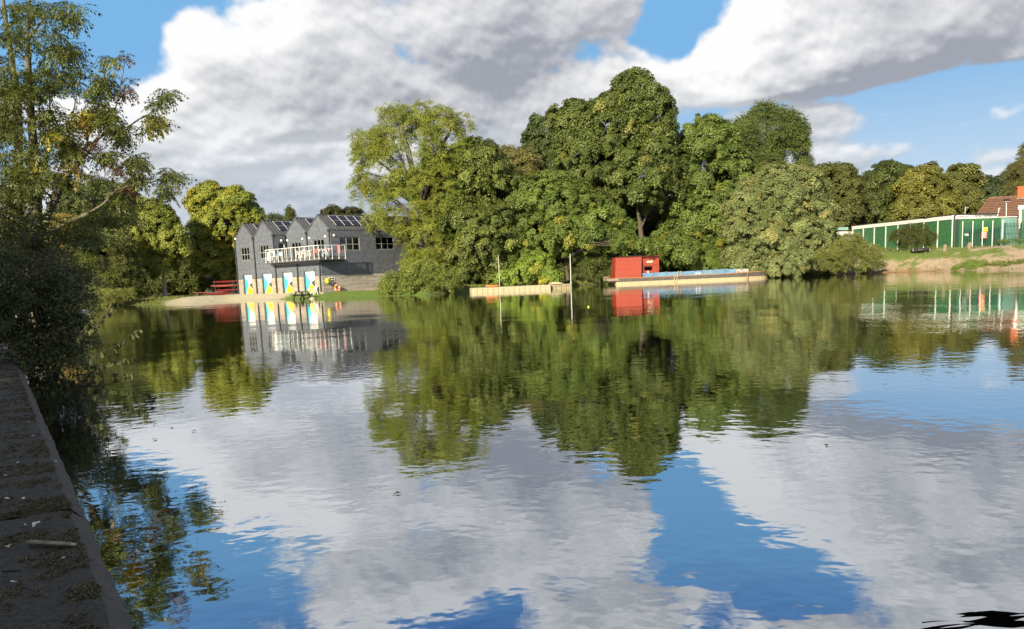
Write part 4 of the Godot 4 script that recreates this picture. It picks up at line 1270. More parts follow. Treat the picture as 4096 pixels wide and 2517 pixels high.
func make_boathouse_things() -> void:
	var g := "white plastic chairs on the boathouse balcony"
	var dy := BH_DECK
	var spots := [[-3.35, 0.25, 1.9, "white plastic chair facing the balcony table"], [-2.55, 0.45, 0.4, "white plastic chair pulled up to the balcony table"], [-1.7, 0.05, -1.2, "white plastic chair behind the balcony table"], [0.45, -0.25, 2.6, "white plastic chair alone by the balcony corner"]]
	for s in spots:
		make_chair(s[3], on_boathouse(s[0], dy, s[1]), BH_TURN + s[2], M.white_paint, g)
	make_chair("pale blue plastic chair near the balcony's side door", on_boathouse(-7.0, dy, 0.3), BH_TURN + 0.7, M.pale_blue, "")
	make_chair("red and black chair between the white balcony chairs", on_boathouse(-0.75, dy, 0.2), BH_TURN + 0.2, M.red_cloth, "")
	make_chair("dark chair in front of the terrace door", on_boathouse(-6.15, dy, 0.15), BH_TURN - 0.6, M.black, "")
	var t := thing("patio_table", "white round plastic table among balcony chairs", "table", on_boathouse(-2.15, dy, 0.35), BH_TURN)
	var m := MB.new()
	m.lathe([Vector2(0.0, 0.72), Vector2(0.43, 0.72), Vector2(0.45, 0.70), Vector2(0.43, 0.68), Vector2(0.0, 0.68)], 18)
	part("tabletop", m.done(), M.white_paint, t)
	for k in 4:
		var a := k * PI / 2 + 0.4
		part("leg", bar_mesh(Vector3(cos(a) * 0.3, 0.68, sin(a) * 0.3), Vector3(cos(a) * 0.38, 0, sin(a) * 0.38), 0.05), M.white_paint, t)
	# lounger and box at the balcony's far end
	t = thing("sun_chair", "white reclining chair at the balcony's narrow end", "chair", on_boathouse(-7.85, dy, 0.5), BH_TURN + 1.2)
	part("seat", box_mesh(Vector3(-0.25, 0.34, -0.3), Vector3(0.25, 0.38, 0.35), 0.01), M.white_paint, t)
	part("backrest", bar_mesh(Vector3(0, 0.38, -0.3), Vector3(0, 1.0, -0.62), 0.5, 0.03), M.white_paint, t)
	for s in [-0.22, 0.22]:
		part("leg", bar_mesh(Vector3(s, 0.34, 0.3), Vector3(s, 0, 0.36), 0.045), M.white_paint, t)
		part("leg", bar_mesh(Vector3(s, 0.34, -0.28), Vector3(s, 0, -0.34), 0.045), M.white_paint, t)
	t = thing("storage_box", "white board standing at the end of the balcony rail", "box", on_boathouse(-8.35, dy, 0.72), BH_TURN)
	part("body", box_mesh(Vector3(-0.24, 0.0, -0.1), Vector3(0.24, 0.82, 0.1), 0.02), M.white_paint, t)
	part("lid", box_mesh(Vector3(-0.26, 0.822, -0.12), Vector3(0.26, 0.87, 0.12), 0.015), M.white_paint, t)
	# red and white cloth over the side rail
	t = thing("scarf", "red and white striped cloth hung over the balcony side rail", "cloth", on_boathouse(1.18, 4.56, -1.35), BH_TURN)
	for k in 5:
		part("stripe", box_mesh(Vector3(0.045, -0.85, -0.2 + k * 0.08), Vector3(0.06, 0.0, -0.2 + k * 0.08 + 0.078)), M.red_cloth if k % 2 == 0 else M.white_paint, t)
	part("fold", box_mesh(Vector3(-0.06, 0.002, -0.2), Vector3(0.06, 0.02, 0.2)), M.red_cloth, t)
	# bunting along the terrace
	t = thing("bunting", "red and white pennants strung across the terrace wall", "bunting", on_boathouse(-5.6, 4.25, -1.2), BH_TURN)
	part("string", bar_mesh(Vector3(0, 0, 0), Vector3(6.0, 0.0, 0), 0.015), M.white_paint, t)
	for k in 15:
		var q := MB.new()
		q.prism(PackedVector2Array([Vector2(-0.1, -0.01), Vector2(0, -0.24), Vector2(0.1, -0.01)]), 0.004, -0.004)
		part("pennant", q.done(), M.red_cloth if k % 2 == 0 else M.white_paint, t, Vector3(0.25 + k * 0.39, 0, 0))
	# things on the ground before the doors
	var p := ony(1120 + 390 / 4.446, 860 + 1405 / 4.446, 0.5)
	p.y = land(p.x, p.z)
	t = thing("picnic_table", "black wooden picnic table on the paving before the doors", "picnic table", p, BH_TURN)
	for k in 5:
		part("top_plank", box_mesh(Vector3(-0.85, 0.72, -0.37 + k * 0.15), Vector3(0.85, 0.76, -0.37 + k * 0.15 + 0.14)), M.black_wood, t)
	for s in [-1.0, 1.0]:
		for k in 2:
			part("bench_plank", box_mesh(Vector3(-0.85, 0.42, 0.52 * s - 0.14 + k * 0.145), Vector3(0.85, 0.46, 0.52 * s - 0.14 + k * 0.145 + 0.135)), M.black_wood, t)
		for e in [-1.0, 1.0]:
			part("leg", bar_mesh(Vector3(0.6 * s, 0.72, 0.25 * e), Vector3(0.6 * s, 0.0, 0.62 * e), 0.07, 0.11), M.black_wood, t)
		part("cross_beam", bar_mesh(Vector3(0.6 * s + 0.06, 0.38, -0.66), Vector3(0.6 * s + 0.06, 0.38, 0.66), 0.05, 0.09), M.black_wood, t)
	p = ony(1120 + 20 / 4.446, 860 + 1385 / 4.446, 0.5)
	p.y = land(p.x, p.z)
	t = thing("metal_chair", "black metal chair with a round back by the third door", "chair", p, BH_TURN + 0.4)
	var bm := MB.new()
	bm.lathe([Vector2(0, 0.03), Vector2(0.24, 0.03), Vector2(0.25, 0.0), Vector2(0, 0.0)], 14)
	part("seat", bm.done(), M.black, t, Vector3(0, 0.44, 0))
	part("backrest", bm.done(), M.black, t, Vector3(0, 0.78, -0.22), Vector3(PI / 2 - 0.15, 0, 0))
	for k in 4:
		var a := k * PI / 2 + 0.78
		part("leg", bar_mesh(Vector3(cos(a) * 0.2, 0.44, sin(a) * 0.2), Vector3(cos(a) * 0.27, 0, sin(a) * 0.27), 0.03), M.black, t)
	part("back_post", bar_mesh(Vector3(0, 0.44, -0.22), Vector3(0, 0.6, -0.24), 0.03), M.black, t)
	p = on_boathouse(-0.75, 0, 0.55)
	p.y = land(p.x, p.z)
	make_chair("white garden chair on the ground beside the last door", p, BH_TURN, M.white_paint, "")
	p = ony(1120 + 30 / 4.446, 860 + 1490 / 4.446, 0.2)
	p.y = land(p.x, p.z)
	t = thing("leaning_paddle", "dark paddle lying aslant at the water's edge before the doors", "paddle", p, BH_TURN)
	part("shaft", tube_mesh([Vector3(0, 0.03, 0.1), Vector3(-0.75, 1.0, -1.2)], [0.025, 0.025], 6), M.black_wood, t)
	part("blade", box_mesh(Vector3(-0.1, 0.0, -0.02), Vector3(0.1, 0.42, 0.02), 0.008), M.black_wood, t, Vector3(0.05, 0.0, 0.12), Vector3(-0.5, 0, 0.3))
	for q in [[215, 1452, 0.28, "pale boulder nearest the picnic table's left"], [385, 1432, 0.24, "pale boulder below the picnic table"], [572, 1410, 0.22, "pale boulder right of the picnic table"]]:
		var w := ony(1120 + q[0] / 4.446, 860 + q[1] / 4.446, 0.45)
		w.y = land(w.x, w.z) - 0.04
		var lab: String = {215: "pale boulder lying between picnic table and water", 385: "pale boulder lying in front of the picnic table", 572: "pale boulder beside the picnic table towards the lifebuoy"}[q[0]]
		var rock := rock_mesh(q[2], int(q[0]))
		tag(part_top("boulder", rock, M.stone[1], w), lab, "boulder", "boulders along the lawn edge")
	# lifebuoy leaning on the side wall
	p = on_boathouse(0.42, 0.0, -1.45)
	p.y = land(p.x, p.z)
	t = thing("lifebuoy", "orange lifebuoy leaning on the boathouse stone wall", "lifebuoy", p, BH_TURN)
	var ring := []
	var rr := []
	for k in 17:
		var a := TAU * k / 16.0
		ring.append(Vector3(0.03 - 0.14 * (1.0 + cos(a)) * 0.5, 0.36 + cos(a) * 0.28, sin(a) * 0.28))
		rr.append(0.085)
	part("ring", tube_mesh(ring, rr, 8), M.orange, t)
	for k in 4:
		var a := TAU * k / 4.0 + 0.4
		var c := Vector3(0.03 - 0.14 * (1.0 + cos(a)) * 0.5, 0.36 + cos(a) * 0.28, sin(a) * 0.28)
		var d := Vector3(0.07 * sin(a), -sin(a), cos(a)).normalized() * 0.05
		part("band", tube_mesh([c - d, c + d], [0.092, 0.092], 8), M.white_paint, t)
	# rescue line housing and notice
	t = thing("rescue_case", "yellow rescue line case fixed to the boathouse stone wall", "rescue case", on_boathouse(0.05, 0.85, -0.42), BH_TURN)
	var cm := MB.new()
	cm.lathe([Vector2(0.0, 0.52), Vector2(0.12, 0.5), Vector2(0.17, 0.42), Vector2(0.17, 0.06), Vector2(0.12, 0.0), Vector2(0.0, 0.0)], 14)
	part("case", cm.done(), M.yellow_paint, t, Vector3(0.19, 0, 0))
	part("nozzle", tube_mesh([Vector3(0.19, 0.25, -0.16), Vector3(0.19, 0.25, -0.36)], [0.09, 0.07], 8), M.yellow_paint, t)
	part("bracket", box_mesh(Vector3(0.0, 0.2, -0.06), Vector3(0.05, 0.36, 0.06)), M.black, t)
	t = thing("notice_board", "white framed safety notice beside the yellow rescue case", "notice", on_boathouse(0.05, 0.94, -1.06), BH_TURN)
	part("board", box_mesh(Vector3(0, 0, -0.36), Vector3(0.02, 0.5, 0.36)), M.white_paint, t)
	for k in 4:
		part("print", box_mesh(Vector3(0.021, 0.06 + (k % 2) * 0.22, -0.29 + (k / 2) * 0.3), Vector3(0.026, 0.22 + (k % 2) * 0.22, -0.06 + (k / 2) * 0.3)), M.dark_paint, t)

func part_top(called: String, mesh: Mesh, mat: Material, where: Vector3) -> MeshInstance3D:
	var o := part(numbered(called), mesh, mat, self, where)
	return o

func rock_mesh(r: float, seed_: int) -> ArrayMesh:
	var m := MB.new()
	var f := FastNoiseLite.new()
	f.seed = seed_
	f.frequency = 0.9
	var n := 8
	var k := 12
	var pt := func(i: int, j: int) -> Vector3:
		var a := PI * i / n
		var b := TAU * (j % k) / k
		var d := Vector3(sin(a) * cos(b), cos(a), sin(a) * sin(b))
		return d * r * (1.0 + 0.35 * f.get_noise_3d(d.x * 1.5, d.y * 1.5, d.z * 1.5)) * Vector3(1.2, 0.75, 1.0) + Vector3(0, r * 0.5, 0)
	for i in n:
		for j in k:
			m.quad(pt.call(i + 1, j + 1), pt.call(i + 1, j), pt.call(i, j), pt.call(i, j + 1))
	return m.done()

# ------------------------------------------------------------------ canoes, pontoon, barge
func canoe_mesh(length: float, wide: float, high: float) -> ArrayMesh:
	var m := MB.new()
	var n := 12
	var k := 10
	var pt := func(i: int, j: int) -> Vector3:
		var t := clampf(i, 0, n) / float(n) * 2.0 - 1.0
		var s := pow(maxf(0.0, 1.0 - t * t), 0.6)
		var a := TAU * (j % k) / k
		return Vector3(t * length * 0.5, high * 0.5 + sin(a) * high * 0.5 * (0.35 + 0.65 * s) + 0.06 * t * t, cos(a) * wide * 0.5 * maxf(s, 0.03))
	for i in n:
		for j in k:
			m.quad(pt.call(i, j), pt.call(i + 1, j), pt.call(i + 1, j + 1), pt.call(i, j + 1))
	return m.done()

func make_canoes() -> void:
	var mid := at(905, 1180, 93)
	mid.y = land(mid.x, mid.z)
	var turn := -0.12
	var r := thing("canoe_rack", "dark metal rack holding red canoes beside the boathouse", "rack", mid, turn)
	for x in [-1.1, 1.1]:
		for z in [-0.35, 0.35]:
			part("upright", bar_mesh(Vector3(x, -0.05, z), Vector3(x, 1.6, z), 0.06), M.black, r)
		for y in [0.32, 0.82, 1.28]:
			part("cross_bar", bar_mesh(Vector3(x, y, -0.6), Vector3(x, y, 0.75), 0.05), M.black, r)
	var labels := ["red canoe on the top bar of the rack", "faded red canoe on the middle bar of the rack", "bright red canoe on the lowest bar of the rack"]
	for k in 3:
		var y: float = [1.31, 0.85, 0.35][k]
		tag(part_top("canoe", canoe_mesh(3.3, 0.66, 0.28), [M.red_hull, M.red_faded, M.red_hull][k], mid + Basis(Vector3.UP, turn) * Vector3([0.15, -0.1, 0.35][k], y, 0.12)), labels[k], "canoe", "red canoes on the rack")
		get_child(get_child_count() - 1).rotation.y = turn
	var q := at(845, 1186, 91)
	q.y = land(q.x, q.z)
	var t := thing("boat_trailer", "low red metal boat trailer in front of the canoe rack", "trailer", q, turn)
	for z in [-0.45, 0.45]:
		part("side_rail", bar_mesh(Vector3(-1.7, 0.34, z), Vector3(1.7, 0.34, z), 0.09), M.red_hull, t)
		var w := MB.new()
		w.lathe([Vector2(0, 0.07), Vector2(0.2, 0.07), Vector2(0.24, 0.03), Vector2(0.24, -0.03), Vector2(0.2, -0.07), Vector2(0, -0.07)], 14)
		part("wheel", w.done(), M.black, t, Vector3(0.4, 0.22, z * 1.25), Vector3(PI / 2, 0, 0))
	for x in [-1.6, -0.5, 0.6, 1.6]:
		part("cross_rail", bar_mesh(Vector3(x, 0.34, -0.405), Vector3(x, 0.34, 0.405), 0.07), M.red_hull, t)
	part("stand", bar_mesh(Vector3(-1.6, 0.3, 0), Vector3(-1.6, -0.02, 0), 0.06), M.red_hull, t)
	tag(part_top("canoe", canoe_mesh(3.0, 0.6, 0.26), M.red_hull, q + Vector3(1.3, 0.0, 1.1)), "upturned red canoe on the gravel by the trailer", "canoe", "red canoes on the rack")
	# white trough at the water's edge
	q = ony(576, 1212, 0.05)
	t = thing("white_trough", "white plastic trough with a dark hole at the waterline", "trough", q, -0.2)
	var m := MB.new()
	m.hexa([Vector3(-0.42, -0.05, -0.3), Vector3(0.42, -0.05, -0.3), Vector3(0.42, -0.05, 0.3), Vector3(-0.42, -0.05, 0.3), Vector3(-0.56, 0.5, -0.4), Vector3(0.56, 0.5, -0.4), Vector3(0.56, 0.5, 0.4), Vector3(-0.56, 0.5, 0.4)])
	part("tub", m.done(), M.white_paint, t)
	part("rim", box_mesh(Vector3(-0.6, 0.502, -0.44), Vector3(0.6, 0.55, 0.44), 0.015), M.white_paint, t)
	part("hole", box_mesh(Vector3(-0.12, 0.18, 0.365), Vector3(0.12, 0.34, 0.39)), M.black, t)
	# grey shed among the left trees
	q = at(745, 1120, 110)
	q.y = land(q.x, q.z)
	t = thing("shed", "weathered grey shed half hidden behind the beach trees", "shed", q, 0.3)
	part("walls", box_mesh(Vector3(-2.2, -0.2, -1.5), Vector3(2.2, 2.0, 1.5)), M.pale_grey, t)
	var rm := MB.new()
	rm.prism(PackedVector2Array([Vector2(-2.5, 1.95), Vector2(2.5, 1.95), Vector2(1.2, 3.9), Vector2(-1.2, 3.9)]), 1.8, -1.8)
	part("roof", rm.done(), M.pale_grey, t)

func make_pontoon() -> void:
	var a := ony(1888, 1171, 0.0)
	var b := ony(2206, 1155, 0.0)
	var c := ony(2297, 1149.5, 0.0)
	var d := Vector3(1.0, 0.0, -0.16).normalized()
	b = a + d * ((b.x - a.x) / d.x)
	c = a + d * ((c.x - 0.35 - a.x) / d.x)
	var back := Vector3(d.z, 0, -d.x)
	var turn := atan2(-d.z, d.x)
	var t := thing("pontoon", "pale yellow modular float pontoon moored along the bank", "pontoon", a, turn)
	var cube := box_mesh(Vector3(0.008, -0.12, -0.492), Vector3(0.492, 0.40, -0.008), 0.03)
	var n := int(a.distance_to(b) / 0.5)
	for k in n:
		for r in 4:
			part("float_block", cube, M.float_yellow[(k * 3 + r * 5) % 3], t, Vector3(k * 0.5, 0, -r * 0.5))
	for k in n - 1:
		part("joint_lug", box_mesh(Vector3(k * 0.5 + 0.44, 0.25, 0.0), Vector3(k * 0.5 + 0.56, 0.33, 0.02)), M.float_yellow[2], t)
	var far := thing("pontoon", "short float section with shade put into its colour set back at the pontoon's far end", "pontoon", b + back * 0.45 + d * 0.02, turn)
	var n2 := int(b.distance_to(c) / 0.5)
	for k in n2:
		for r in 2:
			part("float_block", cube, M.float_shaded, far, Vector3(k * 0.5, 0, -r * 0.5))
	# poles that hold it
	var labels := ["thin grey mooring pole beside the orange dinghy on the pontoon", "thicker pale mooring pole at the pontoon's far end"]
	for k in 2:
		var foot := at([1998.5, 2284][k], [1146, 1135][k], -(a + d * ([3.0, 9.4][k]) + back * 0.75).z)
		foot.y = 0.402
		var h: float = [2.9, 2.75][k]
		var m := MB.new()
		var r: float = [0.036, 0.052][k]
		m.tube([Vector3(0, 0.0, 0), Vector3(0, h, 0)], [r, r * 0.9], 8)
		var o := thing("mooring_pole", labels[k], "pole", foot)
		part("shaft", m.done(), M.pole, o)
		var cm := MB.new()
		cm.tube([Vector3(0, h, 0), Vector3(0, h + 0.05, 0)], [r * 1.25, r * 1.1], 8)
		part("cap", cm.done(), M.pole, o)
		var lm := MB.new()
		lm.tube([Vector3(0, 0.04, 0), Vector3(0, 0.10, 0)], [r * 1.8, r * 1.8], 8)
		part("collar", lm.done(), M.alloy, o)
	var p := at(1972, 1148, -a.z + 0.3)
	p.y = 0.402
	tag(part_top("dinghy", canoe_mesh(1.3, 0.5, 0.2), M.orange, p + back * 0.5), "small orange dinghy lying on the pontoon by the thin pole", "dinghy")
	get_child(get_child_count() - 1).rotation.y = turn
	p = at(2228, 1141, -b.z + 0.3) + back * 0.4
	p.y = 0.402
	var hp := thing("rope_heap", "straw coloured heap of rope on the pontoon's darker end", "rope", p, turn)
	rng.seed = 5
	for k in 7:
		var pts := []
		var rs := []
		for e in 14:
			var an := e * 0.62 + k
			pts.append(Vector3(cos(an) * (0.75 - 0.06 * k), 0.03 + k * 0.025 + rng.randf() * 0.02, sin(an) * (0.3 - 0.02 * k)))
			rs.append(0.028)
		part("coil", tube_mesh(pts, rs, 5), M.rope, hp)

func make_barge() -> void:
	var a := ony(2466, 1140, 0.0)
	var e := ony(2960, 1116, 0.0)
	var d := Vector3(e.x - a.x, 0, -0.9).normalized()
	var turn := atan2(-d.z, d.x)
	var b := thing("barge", "old working barge with red cabin and blue hatch boards", "barge", a, turn)
	# hull: x along, z = 0 the near side, beam towards -z
	var L := 16.2
	var beam := 2.7
	var m := MB.new()
	var low := MB.new()
	var n := 40
	var half := func(x: float) -> float:
		return beam * 0.5 * (smooth(-0.1, 0.5, x) * 0.1 + 0.9 if x < 1.0 else 1.0) * pow(clampf((L - x) / 3.4, 0.0, 1.0), 0.55) if x > L - 3.4 else beam * 0.5 * (0.9 + 0.1 * smooth(-0.1, 0.6, x))
	var sheer := func(x: float) -> float:
		return 0.62 + 0.10 * smooth(9.0, L, x) + 0.05 * smooth(2.0, 0.0, x)
	for k in n:
		var x0 := L * k / n
		var x1 := L * (k + 1) / n
		for s in [1.0, -1.0]:
			var p := []
			for x in [x0, x1]:
				var h: float = half.call(x)
				var y: float = sheer.call(x)
				p.append([Vector3(x, -0.3, -beam / 2 + s * h * 0.96), Vector3(x, 0.26, -beam / 2 + s * h * 0.985), Vector3(x, y, -beam / 2 + s * h)])
			if s > 0:
				low.quad(p[0][0], p[1][0], p[1][1], p[0][1])
				m.quad(p[0][1], p[1][1], p[1][2], p[0][2])
			else:
				low.quad(p[1][0], p[0][0], p[0][1], p[1][1])
				m.quad(p[1][1], p[0][1], p[0][2], p[1][2])
	# transom
	var h0: float = half.call(0.0)
	m.quad(Vector3(0, 0.26, -beam / 2 - h0), Vector3(0, 0.26, -beam / 2 + h0), Vector3(0, 0.67, -beam / 2 + h0), Vector3(0, 0.67, -beam / 2 - h0))
	low.quad(Vector3(0, -0.3, -beam / 2 - h0), Vector3(0, -0.3, -beam / 2 + h0), Vector3(0, 0.26, -beam / 2 + h0), Vector3(0, 0.26, -beam / 2 - h0))
	part("hull", m.done(), M.hull_dark, b)
	part("hull_band", low.done(), M.hull_pale, b)
	var dk := MB.new()
	for k in n:
		var x0 := L * k / n
		var x1 := L * (k + 1) / n
		var ha: float = half.call(x0)
		var hb: float = half.call(x1)
		dk.quad(Vector3(x0, sheer.call(x0) - 0.03, -beam / 2 + ha), Vector3(x1, sheer.call(x1) - 0.03, -beam / 2 + hb), Vector3(x1, sheer.call(x1) - 0.03, -beam / 2 - hb), Vector3(x0, sheer.call(x0) - 0.03, -beam / 2 - ha))
	part("deck", dk.done(), M.rust, b)
	var gp := []
	var gr := []
	for k in n + 1:
		var x := minf(L * k / n, L - 0.02)
		gp.append(Vector3(x, sheer.call(x), -beam / 2 + half.call(x)))
		gr.append(0.045)
	part("gunwale", tube_mesh(gp, gr, 6), M.rust, b)
	var gp2 := []
	for q in gp:
		gp2.append(Vector3(q.x, q.y, -beam - q.z))
	part("gunwale", tube_mesh(gp2, gr, 6), M.rust, b)
	part("bow_post", bar_mesh(Vector3(L - 2.6, -0.2, 0.0), Vector3(L - 2.6, 0.72, 0.03), 0.07), M.rust, b)
	# stern platform
	part("stern_platform", box_mesh(Vector3(-0.85, 0.36, -beam + 0.3), Vector3(0.25, 0.66, -0.06), 0.02), M.old_wood, b)
	part("rudder_post", tube_mesh([Vector3(-0.66, 0.3, -0.4), Vector3(-0.66, 0.95, -0.4)], [0.06, 0.05], 8), M.old_wood, b)
	part("fender_beam", box_mesh(Vector3(-0.92, 0.42, -beam + 0.3), Vector3(-0.855, 0.88, -0.06), 0.015), M.old_wood, b)
	# cabin: tapering near side, then a recessed wheelhouse
	var y0 := 0.62
	var y1 := 2.72
	var c := MB.new()
	c.hexa([Vector3(-0.10, y0, -beam + 0.12), Vector3(2.62, y0, -beam + 0.12), Vector3(2.62, y0, -0.12), Vector3(-0.10, y0, -0.12), Vector3(0.06, y1, -beam + 0.42), Vector3(2.74, y1, -beam + 0.42), Vector3(2.74, y1, -0.42), Vector3(0.06, y1, -0.42)])
	var cab := part("cabin", c.done(), M.red_cabin, b)
	part("roof", box_mesh(Vector3(0.30, y1 + 0.003, -beam + 0.32), Vector3(4.75, y1 + 0.08, -0.36), 0.02), M.dark_red, cab)
	part("roof_rail", tube_mesh([Vector3(0.4, y1 + 0.16, -0.5), Vector3(2.4, y1 + 0.16, -0.5)], [0.025, 0.025], 6), M.black, cab)
	for x in [0.42, 1.4, 2.38]:
		part("rail_stud", bar_mesh(Vector3(x, y1 + 0.08, -0.5), Vector3(x, y1 + 0.15, -0.5), 0.03), M.black, cab)
	var wm := MB.new()
	wm.wall(2.75, 4.62, y0, y1, [Rect2(3.08, 1.32, 0.82, 0.40)], -0.78, 0.06)
	var wh := part("wheelhouse", wm.done(), M.red_cabin, b)
	part("wheelhouse_end", box_mesh(Vector3(4.56, y0, -beam + 0.5), Vector3(4.62, y1 - 0.02, -0.845)), M.red_cabin, wh)
	part("wheelhouse_back", box_mesh(Vector3(2.75, y0, -beam + 0.45), Vector3(4.55, y1 - 0.02, -beam + 0.5)), M.dark_red, wh)
	part("door_panel", box_mesh(Vector3(3.93, y0 + 0.02, -0.779), Vector3(4.5, 1.78, -0.75)), M.red_cabin, wh)
	part("name_plate", box_mesh(Vector3(3.35, 2.12, -0.779), Vector3(3.95, 2.28, -0.76)), M.cream, wh)
	part("rail", box_mesh(Vector3(2.8, 1.80, -0.779), Vector3(4.5, 1.86, -0.75)), M.dark_red, wh)
	# blue hatch boards along the hold
	rng.seed = 12
	var x := 2.78
	var i := 0
	while x < 12.2:
		var w := rng.randf_range(0.9, 1.7)
		var top := 1.06 + rng.randf_range(-0.02, 0.03) + 0.05 * smooth(6.0, 12.0, x)
		var bm := MB.new()
		bm.hexa([Vector3(x, 0.62, -0.36), Vector3(x + w, 0.62, -0.36), Vector3(x + w, 0.62, -0.2), Vector3(x, 0.62, -0.2), Vector3(x, top, -0.5), Vector3(x + w, top + rng.randf_range(-0.02, 0.02), -0.5), Vector3(x + w, top, -0.42), Vector3(x, top, -0.42)])
		part("hatch_board", bm.done(), M.blue[i % 3], b)
		x += w + 0.01
		i += 1
	part("hatch_board", box_mesh(Vector3(x, 0.64, -0.6), Vector3(x + 1.4, 1.06, -0.42), 0.03), M.pale_grey, b)
	part("hatch_cover", box_mesh(Vector3(2.8, 1.0, -beam + 0.5), Vector3(x + 0.3, 1.05, -0.52)), M.blue[1], b)
	# ropes and fenders
	for q in [[6.05, 0.0], [6.3, 0.05]]:
		var rx: float = q[0]
		part("rope", tube_mesh([Vector3(rx + 0.5, 1.12, -0.46), Vector3(rx + 0.38, 0.92, -0.28), Vector3(rx + 0.36, 0.7, -0.1), Vector3(rx, 0.68, 0.03), Vector3(rx - 0.06, 0.42, 0.06), Vector3(rx - 0.14, 0.05, 0.05), Vector3(rx - 0.15, -0.1, 0.05)], [0.035, 0.035, 0.035, 0.035, 0.035, 0.035, 0.03], 6), M.rope, b)
	for fx in [8.3, 8.62, 3.4]:
		var fm := MB.new()
		var prof := []
		for k in 9:
			var an := PI * k / 8.0
			prof.append(Vector2(sin(an) * 0.1, cos(an) * 0.1))
		fm.lathe(prof, 10)
		part("fender", fm.done(), M.white_paint, b, Vector3(fx, 0.78 if fx > 4.0 else 1.16, -0.05 if fx > 4.0 else -0.5))
	for k in 4:
		part("cleat", bar_mesh(Vector3(12.6 + k * 0.3, 0.66, -0.2), Vector3(12.6 + k * 0.3, 0.9 - 0.04 * (k % 2), -0.2), 0.05), M.rope, b)

# ------------------------------------------------------------------ the green cabins and fence on the right bank
func text_mesh(s: String, size: float) -> TextMesh:
	var t := TextMesh.new()
	t.text = s
	var f := SystemFont.new()
	f.font_names = PackedStringArray(["Droid Sans"])
	f.font_weight = 700
	t.font = f
	t.font_size = 32
	t.pixel_size = size / 32.0
	t.depth = 0.01
	return t

